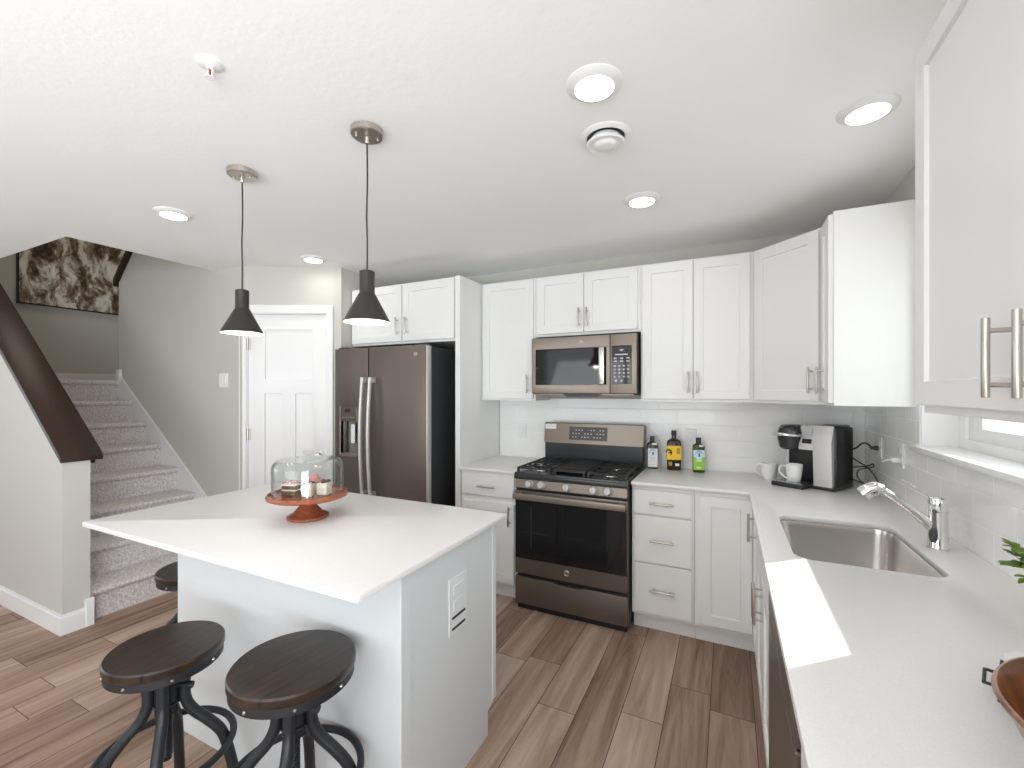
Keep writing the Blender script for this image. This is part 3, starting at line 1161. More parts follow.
def emblem(parent, T, r=0.016):
    mb = MB(T)
    mb.cyl((0, 0, 0), (0, 0, 0.0012), r, seg=24)
    mb.tube([(r * 0.9 * math.cos(2 * PI * k / 24), r * 0.9 * math.sin(2 * PI * k / 24), 0.0015) for k in range(24)], r * 0.09, 6, closed=True, mi=1)
    mb.text('GE', r * 1.0, Matrix.Translation((0, 0, 0.0015)), mi=1)
    return mb.build('emblem', ['slate_light', 'bright_steel'], parent)


emblem(rd, Matrix.Translation((0.80, -0.062, 1.715)) @ Matrix.Rotation(R(90), 4, 'X'))
for x in (0.03, W - 0.11):
    mb = MB()
    mb.box(x, x + 0.08, -0.05, 0.02, FH - 0.012, FH + 0.012, 0.003)
    mb.build('hinge_cover', 'fridge_side', t)
mb = MB()
mb.box(0.01, W - 0.01, -0.03, 0.0, 0.012, 0.058, 0.002)
for x in (0.05, W - 0.05):
    mb.cyl((x, 0.05, 0.0), (x, 0.05, 0.032), 0.02, seg=12)
mb.build('base_grille', 'black', t)

# ------------------------------------------------------------------ microwave
t = thing('microwave', 'slate over-the-range microwave with black glass door', 'microwave', (-2.034, -0.375, 1.430))
MW, MH = 0.745, 0.398
mb = MB()
mb.box(0.0, MW, 0.0, 0.362, 0.0, MH + 0.006, 0.002)
mb.box(0.02, MW - 0.02, 0.08, 0.362, MH, MH + 0.022)
mb.build('body', 'fridge_side', t)
DS = 0.572
mb = MB()
mb.prism(rect(0.0, DS - 0.002, 0.004, MH), 0.0, 0.026, holes=[rect(0.030, 0.545, 0.064, 0.318)], T=FRONT, bev=0.003)
d = mb.build('door', 'slate_light', t)
mb = MB()
mb.box(0.026, 0.549, -0.021, -0.004, 0.060, 0.322)
mb.build('window', 'black_glass', d)
mb = MB()
mb.box(0.503, 0.538, -0.058, -0.044, 0.066, 0.316, 0.004, seg=2)
for z in (0.085, 0.297):
    mb.box(0.510, 0.531, -0.048, -0.02, z - 0.010, z + 0.010, 0.002)
mb.build('handle', 'bright_steel', d)
emblem(d, Matrix.Translation((0.372, -0.026, 0.360)) @ Matrix.Rotation(R(90), 4, 'X'), 0.013)
mb = MB()
mb.prism(rect(DS + 0.002, MW, 0.004, MH), 0.0, 0.026, T=FRONT, bev=0.003)
cp = mb.build('control_frame', 'slate_light', t)
mb = MB()
px0, px1, pz0, pz1 = DS + 0.012, MW - 0.030, 0.066, 0.322
mb.box(px0, px1, -0.029, -0.02, pz0, pz1, 0.001)
mb.box(px0 + 0.045, px0 + 0.085, -0.0297, -0.028, pz1 - 0.042, pz1 - 0.018, mi=2)
mb.box(px0 + 0.055, px0 + 0.076, -0.0299, -0.029, pz1 - 0.034, pz1 - 0.026, mi=1)
mb.box(px0 + 0.022, px1 - 0.025, -0.0297, -0.028, pz1 - 0.064, pz1 - 0.056, mi=1)
for r_ in range(2):
    for c in range(3):
        mb.box(px0 + 0.014 + 0.042 * c, px0 + 0.034 + 0.042 * c, -0.0297, -0.028, pz1 - 0.088 - 0.020 * r_, pz1 - 0.080 - 0.020 * r_, mi=1)
for r_ in range(4):
    for c in range(4):
        mb.box(px0 + 0.014 + 0.030 * c, px0 + 0.026 + 0.030 * c, -0.0297, -0.028, pz0 + 0.044 + 0.024 * r_, pz0 + 0.054 + 0.024 * r_, mi=1)
mb.cyl((px0 + 0.028, -0.029, pz0 + 0.022), (px0 + 0.028, -0.0298, pz0 + 0.022), 0.009, seg=16, mi=1)
mb.cyl((px0 + 0.064, -0.029, pz0 + 0.022), (px0 + 0.064, -0.0298, pz0 + 0.022), 0.007, seg=16, mi=1)
mb.build('control_panel', ['black_glass', 'pale_print', 'black'], cp)
mb = MB()
mb.box(0.02, MW - 0.02, -0.018, 0.34, -0.008, 0.0)
mb.build('bottom_plate', 'slate_light', t)
mb = MB()
mb.prism([(0.235, 0.0), (0.515, 0.0), (0.475, -0.022), (0.275, -0.022)], -0.01, 0.14, T=plane_T('y', -0.016))
mb.build('vent_grille', 'black', t)

# ------------------------------------------------------------------ range
RXW = 0.742
t = thing('gas_range', 'slate gas range with five knobs and black oven window', 'stove', (-2.030, -0.64, 0))
rx = lambda X: X + 2.030
mb = MB()
mb.box(0.0, RXW, 0.0, 0.615, 0.035, 0.885, 0.002)
mb.build('body', 'fridge_side', t)
for x in (0.05, RXW - 0.05):
    for y in (0.03, 0.55):
        mb = MB()
        mb.cyl((x, y, 0.0), (x, y, 0.04), 0.018, seg=12)
        mb.build('levelling_foot', 'black', t)
mb = MB()
mb.box(-0.002, RXW + 0.002, -0.055, 0.565, 0.885, 0.912, 0.006, seg=2)
mb.box(-0.002, RXW + 0.002, -0.062, 0.0, 0.868, 0.900, 0.005, seg=2)
mb.build('cooktop', 'enamel', t)
# knob fascia
mb = MB(Matrix.Translation((0, 0, 0)))
mb.prism([(-0.058, 0.812), (-0.040, 0.812), (0.0, 0.812), (0.0, 0.868), (-0.050, 0.868)], 0.004, RXW - 0.004, T=Matrix(((0, 0, 1, 0), (1, 0, 0, 0), (0, 1, 0, 0), (0, 0, 0, 1))))
fa = mb.build('knob_panel', 'slate_light', t)
for X in (-1.921, -1.834, -1.663, -1.490, -1.403):
    mb = MB(Matrix.Translation((rx(X), -0.054, 0.841)) @ Matrix.Rotation(R(90 - 8), 4, 'X'))
    mb.lathe([(0, 0), (0.026, 0), (0.026, 0.006), (0.0225, 0.010), (0.021, 0.030), (0.018, 0.034), (0, 0.035)], 28)
    mb.box(-0.0035, 0.0035, -0.019, 0.019, 0.033, 0.040, 0.001)
    mb.build('knob', 'satin', t)
mb = MB()
mb.box(0.0, RXW, -0.030, 0.0, 0.795, 0.812)
mb.build('vent_gap', 'black', t)
# oven door
mb = MB()
mb.prism(rect(0.002, RXW - 0.002, 0.242, 0.792), 0.0, 0.048, holes=[rect(0.020, RXW - 0.020, 0.352, 0.735)], T=FRONT, bev=0.003)
d = mb.build('oven_door', 'slate', t)
mb = MB()
mb.box(0.004, RXW - 0.004, -0.051, -0.030, 0.345, 0.745, 0.001)
mb.box(0.115, 0.121, -0.0516, -0.050, 0.42, 0.69, mi=1)
mb.build('window', ['black_glass', 'fridge_side'], d)
mb = MB()
mb.box(0.004, RXW - 0.004, -0.100, -0.082, 0.740, 0.782, 0.006, seg=2)
for x in (0.03, RXW - 0.03):
    mb.box(x - 0.018, x + 0.018, -0.09, -0.045, 0.752, 0.782, 0.003)
mb.build('handle', 'slate_light', d)
emblem(d, Matrix.Translation((0.362, -0.048, 0.297)) @ Matrix.Rotation(R(90), 4, 'X'), 0.018)
mb = MB()
mb.prism([(0.002, 0.042), (RXW - 0.002, 0.042), (RXW - 0.002, 0.220), (0.48, 0.220), (0.45, 0.209), (0.30, 0.209), (0.27, 0.220), (0.002, 0.220)], 0.0, 0.048, T=FRONT, bev=0.003)
mb.build('storage_drawer', 'slate', t)
mb = MB()
mb.box(0.01, RXW - 0.01, -0.02, 0.0, 0.0, 0.245)
mb.build('drawer_shadow_gap', 'black', t)
# backguard
mb = MB()
mb.box(0.0, RXW, 0.505, 0.625, 0.885, 1.200, 0.003)
mb.box(0.004, RXW - 0.004, 0.486, 0.511, 0.905, 1.060)
bg = mb.build('backguard', 'enamel', t)
mb = MB()
mb.prism([(0.483, 1.056), (0.500, 1.204), (0.508, 1.209), (0.528, 1.209), (0.528, 1.056)], -0.004, RXW + 0.004, T=Matrix(((0, 0, 1, 0), (1, 0, 0, 0), (0, 1, 0, 0), (0, 0, 0, 1))), bev=0.003)
mb.build('backguard_panel', 'slate_light', bg)
TB = Matrix.Translation((0, 0.4915, 1.132)) @ Matrix.Rotation(-math.atan2(0.017, 0.148), 4, 'X')
mb = MB(TB)
mb.box(0.198, 0.488, -0.004, 0.0, -0.048, 0.050, 0.001)
for r_ in range(3):
    for c in range(11):
        if (r_ * 7 + c * 3) % 4 == 0:
            continue
        mb.box(0.225 + 0.023 * c, 0.234 + 0.023 * c, -0.0046, -0.003, 0.022 - 0.026 * r_, 0.029 - 0.026 * r_, mi=1)
mb.box(0.325, 0.365, -0.0046, -0.003, 0.016, 0.036, mi=2)
mb.build('control_display', ['panel_brown', 'pale_print', 'black'], bg)
mb = MB(TB)
mb.box(0.005, 0.092, -0.0035, 0.0, 0.028, 0.066)
mb.box(0.014, 0.082, -0.0038, -0.003, 0.052, 0.055, mi=1)
mb.box(0.014, 0.066, -0.0038, -0.003, 0.043, 0.046, mi=1)
mb.build('sticker', ['plastic', 'pale_print'], bg, label='white sticker')


# grates, griddle, burners
def grate(x0, x1, nm):
    mb = MB()
    y0, y1, z = -0.035, 0.472, 0.945
    r = 0.0065
    for y in (y0, y1):
        mb.box(x0, x1, y - r, y + r, z - 0.012, z, 0.002)
    for x in (x0 + r, x1 - r):
        mb.box(x - r, x + r, y0, y1, z - 0.012, z, 0.002)
    xm = (x0 + x1) / 2
    for cy in (0.092, 0.345):
        for k in range(8):
            a = 2 * PI * k / 8
            ex = (x1 - x0) / 2 / max(abs(math.cos(a)), 0.001)
            ey = 0.126 / max(abs(math.sin(a)), 0.001)
            L_ = min(ex, ey) - 0.004
            p0 = Vector((xm + 0.028 * math.cos(a), cy + 0.028 * math.sin(a), z - 0.005))
            p1 = Vector((xm + L_ * math.cos(a), cy + L_ * math.sin(a), z - 0.005))
            mb.tube([p0, p1], 0.005, 6)
    mb.box(x0, x1, 0.2115, 0.2255, z - 0.012, z, 0.002)
    for x in (x0 + 0.008, x1 - 0.008):
        for y in (y0, 0.25, y1):
            mb.box(x - 0.007, x + 0.007, y - 0.007, y + 0.007, 0.911, z - 0.008)
    return mb.build(nm, 'iron', t)


grate(0.012, 0.252, 'burner_grate')
grate(0.490, 0.730, 'burner_grate')
mb = MB()
mb.box(0.262, 0.480, -0.030, 0.470, 0.930, 0.946, 0.005, seg=2)
mb.box(0.275, 0.467, 0.00, 0.455, 0.945, 0.950, 0.002)
for x in (0.275, 0.467):
    for y in (-0.02, 0.455):
        mb.box(x - 0.008, x + 0.008, y - 0.008, y + 0.008, 0.911, 0.932)
mb.build('griddle', 'iron', t)
for x in (0.132, 0.610):
    for y in (0.092, 0.345):
        mb = MB()
        mb.lathe([(0, 0.911), (0.052, 0.911), (0.050, 0.918), (0.038, 0.922), (0.038, 0.925)], 28, (x, y, 0), mi=1)
        mb.lathe([(0.038, 0.924), (0.037, 0.931), (0.033, 0.933), (0, 0.933)], 28, (x, y, 0), mi=0)
        mb.build('burner', ['iron', 'bright_steel'], t)

# ------------------------------------------------------------------ sink and faucet
t = thing('kitchen_sink', 'undermount stainless steel single bowl sink in the counter', 'sink', ((SX0 + SX1) / 2, (SY0 + SY1) / 2, 0.885))
ox, oy = (SX0 + SX1) / 2, (SY0 + SY1) / 2
bm = bmesh.new()
def rr(dx, z, r, n=6):
    return [bm.verts.new((p[0] - ox, p[1] - oy, z - 0.885)) for p in round_rect(SX0 - dx, SX1 + dx, SY0 - dx, SY1 + dx, r, n)]
rings = [rr(0.020, 0.8835, 0.07), rr(-0.001, 0.8835, 0.054), rr(-0.004, 0.865, 0.054), rr(-0.012, 0.72, 0.056), rr(-0.022, 0.698, 0.056), rr(-0.045, 0.690, 0.05)]
for a, c in zip(rings, rings[1:]):
    n_ = len(a)
    for k in range(n_):
        bm.faces.new((a[k], a[(k + 1) % n_], c[(k + 1) % n_], c[k]))
bm.faces.new(rings[-1])
bmesh.ops.recalc_face_normals(bm, faces=list(bm.faces))
bmesh.ops.solidify(bm, geom=list(bm.faces), thickness=0.0015)
mb = MB()
mb._merge(bm)
mb.build('basin', 'steel', t, angle=60)
mb = MB()
mb.lathe([(0, -0.1815), (0.028, -0.1815), (0.030, -0.180), (0.044, -0.1795), (0.046, -0.182)], 28)
mb.build('drain', 'chrome', t)

t = thing('faucet', 'chrome pull-out kitchen faucet with side lever behind the sink', 'faucet', (-0.099, -1.335, CT))
mb = MB()
mb.lathe([(0, 0), (0.030, 0), (0.0305, 0.004), (0.029, 0.008), (0.0275, 0.05), (0.026, 0.125), (0.0265, 0.128), (0, 0.128)], 36)
mb.build('body', 'chrome', t)
mb = MB()
mb.lathe([(0, 0.1285), (0.0255, 0.1285), (0.026, 0.131), (0.0265, 0.162), (0.024, 0.172), (0.012, 0.176), (0, 0.1765)], 36)
hd = mb.build('handle_cap', 'chrome', t)
mb = MB()
mb.tube(spline([(-0.015, 0.003, 0.168), (-0.030, 0.006, 0.184), (-0.060, 0.012, 0.205), (-0.094, 0.020, 0.226)], 6), [0.0060] * 6 + [0.0050] * 7 + [0.0042] * 6, 8, flat=0.7)
mb.build('lever', 'chrome', hd)
mb = MB()
sp_ = spline([(-0.008, 0.0, 0.062), (-0.045, 0.001, 0.100), (-0.085, 0.003, 0.135), (-0.125, 0.004, 0.168), (-0.150, 0.005, 0.186)], 5)
mb.tube(sp_, [0.021 - 0.0075 * min(1, i / 9) for i in range(len(sp_))], 16)
mb.build('spout', 'chrome', t)
mb = MB()
hp_ = spline([(-0.146, 0.005, 0.184), (-0.158, 0.0055, 0.189), (-0.176, 0.006, 0.187), (-0.194, 0.007, 0.177), (-0.207, 0.008, 0.164)], 4)
mb.tube(hp_, [0.0145 + 0.0105 * min(1, i / 6) for i in range(len(hp_))], 22)
mb.tube([(-0.1965, 0.0072, 0.1745), (-0.2005, 0.0075, 0.1706)], 0.0258, 22)
mb.build('spray_head', 'chrome', t)
mb = MB(Matrix.Rotation(R(226), 4, 'Z') @ Matrix.Translation((0.0255, 0, 0.050)) @ Matrix.Rotation(R(90), 4, 'Y'))
mb.lathe([(0, 0.0040), (0.7, 0.0036), (1.0, 0.0020), (1.02, 0.0)], 28, sx=0.034, sy=0.0125)
mb.build('recess_oval', 'grey_dark', t)  # dark oval on the surface, painting in the shaded recess below the spout


# ------------------------------------------------------------------ bottles
def flat_glass(name, col):
    m = mat(name, col, 0.06)
    m.node_tree.nodes['Principled BSDF'].inputs['Coat Weight'].default_value = 0.3
    add_bump(m, 4, 0.02)
    return m


M['olive_glass'] = flat_glass('olive_glass', (0.022, 0.030, 0.006))
M['brown_glass'] = flat_glass('brown_glass', (0.018, 0.009, 0.005))
M['green_glass'] = flat_glass('green_glass', (0.030, 0.045, 0.006))
for nm, c in (('label_white', (0.72, 0.76, 0.76)), ('label_blue', (0.24, 0.42, 0.62)), ('label_yellow', (0.86, 0.56, 0.03)), ('label_green', (0.30, 0.55, 0.06)), ('label_dark', (0.03, 0.03, 0.035)), ('label_amber', (0.45, 0.24, 0.02)), ('label_pale', (0.6, 0.78, 0.85))):
    M[nm] = mat(nm, c, 0.5)
    add_bump(M[nm], 100, 0.02)


def bottle(label, loc, rot, glass, w, d, hb, hs, hn, rn, z_label, kind):
    """hb body height, hs shoulder top, hn total height"""
    t = thing('oil_bottle', label, 'bottle', loc, rot)
    bm = bmesh.new()
    rings = []
    def ring(wx, dy, r, z):
        return [bm.verts.new((p[0], p[1], z)) for p in round_rect(-wx / 2, wx / 2, -dy / 2, dy / 2, r, 4)]
    rings.append(ring(w * 0.9, d * 0.9, 0.012, 0.0))
    rings.append(ring(w, d, 0.014, 0.006))
    rings.append(ring(w, d, 0.014, hb))
    rings.append(ring(w * 0.9, d * 0.9, 0.016, hb + (hs - hb) * 0.45))
    rings.append(ring(rn * 2.6, rn * 2.6, rn * 1.25, hb + (hs - hb) * 0.9))
    rings.append(ring(rn * 2.0, rn * 2.0, rn * 0.98, hs))
    rings.append(ring(rn * 1.9, rn * 1.9, rn * 0.94, hn - 0.03))
    for a, c in zip(rings, rings[1:]):
        n_ = len(a)
        for k in range(n_):
            bm.faces.new((a[k], a[(k + 1) % n_], c[(k + 1) % n_], c[k]))
    bm.faces.new(list(reversed(rings[0])))
    bm.faces.new(rings[-1])
    bmesh.ops.recalc_face_normals(bm, faces=list(bm.faces))
    mb = MB()
    mb._merge(bm)
    mb.build('bottle_body', glass, t, angle=50)
    mb = MB()
    mb.lathe([(0, hn - 0.034), (rn * 1.12, hn - 0.034), (rn * 1.12, hn - 0.002), (rn, hn), (0, hn)], 20)
    mb.build('cap', 'label_dark', t)
    z0, z1 = z_label
    y = -d / 2 - 0.0006
    mb = MB()
    lab = lambda x0, x1, a, b_, mi, o=0.0: mb.box(x0, x1, y - o, y + 0.001, a, b_, mi=mi)
    if kind == 'white':
        lab(-w * 0.44, w * 0.44, z0, z1, 0)
        mb.cyl((0, y, z1 - 0.028), (0, y - 0.0006, z1 - 0.028), 0.025, seg=24, mi=1)
        mb.cyl((0, y, z1 - 0.034), (0, y - 0.0010, z1 - 0.034), 0.021, seg=24, mi=0)
        mb.cyl((0.002, y, z1 - 0.028), (0.002, y - 0.0014, z1 - 0.028), 0.006, seg=10, mi=2)
        mb.box(-0.003, 0.007, y - 0.0014, y, z1 - 0.046, z1 - 0.028, mi=2)
        lab(-w * 0.22, w * 0.22, z1 - 0.070, z1 - 0.062, 3, 0.0006)
        lab(-w * 0.18, w * 0.24, z1 - 0.084, z1 - 0.078, 3, 0.0006)
        lab(-0.004, w * 0.40, hb + 0.003, hb + 0.016, 0)
        mb.build('bottle_label', ['label_white', 'label_blue', 'label_dark', 'pale_print'], t, label='white label with a blue arc')
    elif kind == 'yellow':
        lab(-w * 0.49, w * 0.49, z0, z1, 0)
        mb.box(-w / 2 - 0.0006, -w / 2 + 0.001, -d * 0.46, d * 0.46, z0, z1, mi=0)
        mb.box(w / 2 - 0.001, w / 2 + 0.0006, -d * 0.46, d * 0.46, z0, z1, mi=0)
        pts = [(-0.036 + 0.018 * math.cos(a), y - 0.0008, (z0 + z1) / 2 + 0.020 * math.sin(a)) for a in [R(-60 + 20 * k) for k in range(13)]]
        mb.tube(pts, [0.002 + 0.0045 * math.sin(PI * k / 12) for k in range(13)], 6, mi=1)
        mb.box(-0.038, -0.018, y - 0.0008, y, (z0 + z1) / 2 - 0.004, (z0 + z1) / 2 + 0.006, mi=1)
        lab(0.016, 0.038, z1 - 0.055, z1 - 0.014, 2, 0.0006)
        lab(0.006, 0.032, z0 - 0.042, z0 - 0.024, 3)
        lab(-0.036, -0.014, z0 - 0.042, z0 - 0.014, 4)
        mb.build('bottle_label', ['label_yellow', 'label_dark', 'label_amber', 'label_white', 'label_amber'], t, label='yellow label with a dark swirl')
    else:
        lab(-w * 0.46, w * 0.46, z0, z1 - 0.045, 0)
        lab(-w * 0.46, w * 0.46, z1 - 0.045, z1, 1)
        mb.cyl((0, y, z1 - 0.030), (0, y - 0.0006, z1 - 0.030), 0.026, seg=24, mi=2)
        mb.cyl((0, y, z1 - 0.038), (0, y - 0.0010, z1 - 0.038), 0.024, seg=24, mi=1)
        mb.cyl((0.001, y, z1 - 0.026), (0.001, y - 0.0014, z1 - 0.026), 0.006, seg=10, mi=3)
        mb.box(-0.004, 0.006, y - 0.0014, y, z1 - 0.044, z1 - 0.026, mi=3)
        lab(-w * 0.24, w * 0.24, z1 - 0.074, z1 - 0.064, 1, 0.0006)
        lab(-w * 0.18, w * 0.18, z0 + 0.012, z0 + 0.020, 1, 0.0006)
        lab(0.0, w * 0.36, hb + 0.003, hb + 0.015, 4)
        mb.build('bottle_label', ['label_green', 'label_pale', 'label_blue', 'label_dark', 'label_white'], t, label='bright green label')
    return t


bottle('dark olive oil bottle with white label, standing against the range', (-1.232, -0.105, CT), R(12), 'olive_glass', 0.074, 0.056, 0.165, 0.190, 0.227, 0.014, (0.012, 0.142), 'white')
bottle('tall dark brown bottle with yellow label, the middle bottle on the back counter', (-1.089, -0.100, CT), R(10), 'brown_glass', 0.092, 0.060, 0.190, 0.218, 0.271, 0.0155, (0.072, 0.168), 'yellow')
bottle('green oil bottle with bright green label, rightmost of the counter bottles', (-0.930, -0.125, CT), R(10), 'green_glass', 0.076, 0.056, 0.170, 0.195, 0.231, 0.015, (0.018, 0.150), 'green')

# ------------------------------------------------------------------ coffee maker
t = thing('coffee_maker', 'black and silver single-serve coffee maker in the counter corner', 'coffee maker', (-0.505, -0.300, CT), R(-31))
CW, CD, CHH = 0.315, 0.235, 0.352
mb = MB()
mb.box(0.03, CW, 0.0, CD, 0.0, 0.022, 0.005, seg=2)
mb.box(0.035, CW, 0.105, CD, 0.02, 0.335, 0.010, seg=2)
mb.box(0.200, CW, 0.020, CD, 0.02, 0.340, 0.008, seg=2)
mb.build('body', 'black', t)
mb = MB()
mb.prism([(-0.006, 0.020), (0.030, 0.020), (0.030, CHH - 0.004), (0.022, CHH), (0.012, CHH), (-0.018, 0.26)], 0.212, 0.304, T=Matrix(((0, 0, 1, 0), (1, 0, 0, 0), (0, 1, 0, 0), (0, 0, 0, 1))), bev=0.004)
mb.build('front_panel', 'satin', t)
mb = MB()
mb.box(0.205, 0.306, 0.02, CD - 0.02, CHH - 0.012, CHH, 0.005, seg=2)
mb.build('lid', 'black', t)
mb = MB()
mb.prism([(-0.012, 0.215), (0.055, 0.215), (0.055, CHH - 0.004), (0.020, CHH - 0.004)], 0.138, 0.213, T=Matrix(((0, 0, 1, 0), (1, 0, 0, 0), (0, 1, 0, 0), (0, 0, 0, 1))), bev=0.003)
cpn = mb.build('control_panel', 'satin', t)
TC = Matrix.Translation((0, 0.006, 0.290)) @ Matrix.Rotation(-math.atan2(0.032, 0.133), 4, 'X')
mb = MB(TC)
mb.box(0.156, 0.202, -0.006, 0.004, -0.004, 0.054, 0.001)
mb.build('display', 'grey_mark', cpn, label='grey display')
mb = MB(TC)
mb.box(0.154, 0.202, -0.006, 0.004, -0.042, -0.016, 0.002)
mb.build('button_panel', 'black_glass', cpn)
mb = MB()
mb.lathe([(0, 0), (0.044, 0.0), (0.056, 0.010), (0.066, 0.06), (0.066, 0.095), (0.058, 0.122), (0.030, 0.138), (0, 0.140)], 32, (0.082, 0.020, 0.208))
mb.box(0.020, 0.142, 0.020, 0.12, 0.222, 0.346, 0.012, seg=2)
mb.build('brew_head', 'enamel', t)
mb = MB()
hp = [(0.144, 0.040, 0.288), (0.152, -0.010, 0.290), (0.140, -0.055, 0.294), (0.082, -0.082, 0.298), (0.024, -0.055, 0.294), (0.010, -0.010, 0.290), (0.016, 0.040, 0.288)]
mb.tube(spline(hp, 5), 0.009, 10)
mb.build('brew_handle', 'bright_steel', t)
mb = MB()
mb.box(0.025, 0.195, -0.085, 0.06, 0.0, 0.026, 0.006, seg=2)
tr = mb.build('drip_tray', 'black', t)
mb = MB()
mb.box(0.033, 0.187, -0.078, 0.055, 0.026, 0.029, 0.001)
for k in range(9):
    mb.box(0.045 + 0.0145 * k, 0.050 + 0.0145 * k, -0.070, 0.045, 0.0288, 0.0295, mi=1)
mb.build('drip_grid', ['bright_steel', 'black'], tr)
mb = MB()
mb.box(0.026, 0.042, 0.09, 0.12, 0.02, 0.22, 0.003)
mb.build('side_strip', 'bright_steel', t)
# power cord (part of the machine), laid in world space then brought into its frame
bpy.context.view_layer.update()
inv = (Matrix.Translation((-0.505, -0.300, CT)) @ Matrix.Rotation(R(-31), 4, 'Z')).inverted()
mb = MB(inv)
mb.tube(spline([(-0.150, -0.275, 1.118), (-0.124, -0.290, 1.124), (-0.106, -0.297, 1.136), (-0.084, -0.305, 1.160), (-0.062, -0.312, 1.158), (-0.045, -0.315, 1.140)], 8), 0.0045, 8)
mb.tube(spline([(-0.150, -0.275, 1.085), (-0.120, -0.30, 1.072), (-0.084, -0.30, 1.045), (-0.060, -0.30, 1.036), (-0.036, -0.30, 1.048), (-0.034, -0.30, 1.034), (-0.066, -0.305, 1.024), (-0.100, -0.305, 1.010), (-0.108, -0.310, 0.985), (-0.100, -0.315, 0.960), (-0.085, -0.32, 0.945), (-0.060, -0.33, 0.930), (-0.020, -0.325, 0.940), (-0.024, -0.31, 0.970), (-0.045, -0.30, 1.010), (-0.070, -0.295, 1.030), (-0.124, -0.288, 1.022), (-0.150, -0.275, 1.020)], 8), 0.004, 8)
mb.tube(spline([(-0.150, -0.280, 0.956), (-0.110, -0.31, 0.952), (-0.070, -0.325, 0.934), (-0.030, -0.33, 0.915)], 8), 0.004, 8)
cord = mb.build('power_cord', 'black', t)
mb = MB(inv)
mb.cyl((-0.020, -0.315, 1.138), (-0.050, -0.315, 1.138), 0.013, 0.008, seg=16)
mb.build('plug', 'black', cord)


# ------------------------------------------------------------------ mugs
def mug(label, loc, rot, r=0.043, h=0.098):
    t = thing('coffee_mug', label, 'mug', loc, rot)
    mb = MB()
    mb.lathe([(0, 0.0), (r * 0.70, 0.0), (r * 0.74, 0.003), (r * 0.90, h * 0.5), (r, h - 0.001), (r - 0.0015, h), (r - 0.003, h - 0.001), (r * 0.86, h * 0.5), (r * 0.68, 0.007), (0, 0.006)], 36)
    mb.build('cup', 'porcelain', t)
    mb = MB()
    mb.tube(spline([(-r * 0.95, 0, h * 0.84), (-r * 1.35, 0, h * 0.90), (-r * 1.72, 0, h * 0.74), (-r * 1.66, 0, h * 0.50), (-r * 1.25, 0, h * 0.28), (-r * 0.80, 0, h * 0.16)], 6), 0.0055, 10, flat=0.8)
    mb.build('handle', 'porcelain', t)


mug('white mug standing on the drip tray of the coffee maker', (-0.412, -0.378, CT + 0.0296), R(8))
mug('white mug on the counter behind and left of the coffee maker', (-0.520, -0.185, CT), R(15), 0.048, 0.098)

# ------------------------------------------------------------------ cake stand, dome, cakes
cx, cy = -2.372, -2.030
t = thing('cake_stand', 'red-brown turned wooden cake stand on the island', 'cake stand', (cx, cy, CT))
mb = MB()
mb.lathe([(0, 0), (0.078, 0), (0.084, 0.004), (0.084, 0.012), (0.078, 0.016), (0.070, 0.018), (0.058, 0.026), (0.036, 0.052), (0.026, 0.068), (0.026, 0.078), (0.034, 0.084), (0, 0.084)], 44)
mb.build('pedestal', 'standwood', t)
mb = MB()
mb.lathe([(0, 0.083), (0.10, 0.083), (0.150, 0.088), (0.160, 0.093), (0.162, 0.104), (0.158, 0.110), (0.153, 0.110), (0.149, 0.103), (0, 0.102)], 56)
mb.build('plate', 'standwood', t)
t = thing('glass_dome', 'clear glass cake dome covering the cakes on the stand', 'cake dome', (cx + 0.002, cy, CT + 0.1035))
mb = MB()
ro, th = 0.142, 0.0028
outp = [(ro, 0.0), (ro, 0.115)] + [(ro - 0.032 * (1 - math.cos(a)), 0.115 + 0.034 * math.sin(a)) for a in [R(15 * k) for k in range(1, 7)]] + [(0.05, 0.153), (0.0, 0.154)]
inp = [(0.0, 0.154 - th), (0.05, 0.153 - th)] + [(ro - th - 0.032 * (1 - math.cos(a)), 0.115 - th + 0.034 * math.sin(a)) for a in [R(15 * k) for k in range(6, 0, -1)]] + [(ro - th, 0.112), (ro - th, 0.0), (ro, 0.0)]
mb.lathe(outp + inp, 56)
mb.build('dome', 'dome_glass', t)
mb = MB()
mb.lathe([(0, 0.1535), (0.010, 0.1535), (0.008, 0.160), (0.010, 0.166), (0.020, 0.172), (0.022, 0.178), (0.016, 0.184), (0, 0.186)], 24)
mb.build('knob', 'dome_glass', t)
for nm, c in (('cake_brown', (0.10, 0.045, 0.025)), ('cake_white', (0.80, 0.76, 0.68)), ('frosting', (0.82, 0.74, 0.70)), ('frost_pink', (0.58, 0.27, 0.27)), ('cream', (0.80, 0.68, 0.45))):
    M[nm] = mat(nm, c, 0.7)
    add_bump(M[nm], 180, 0.5, 0.004)
random.seed(5)


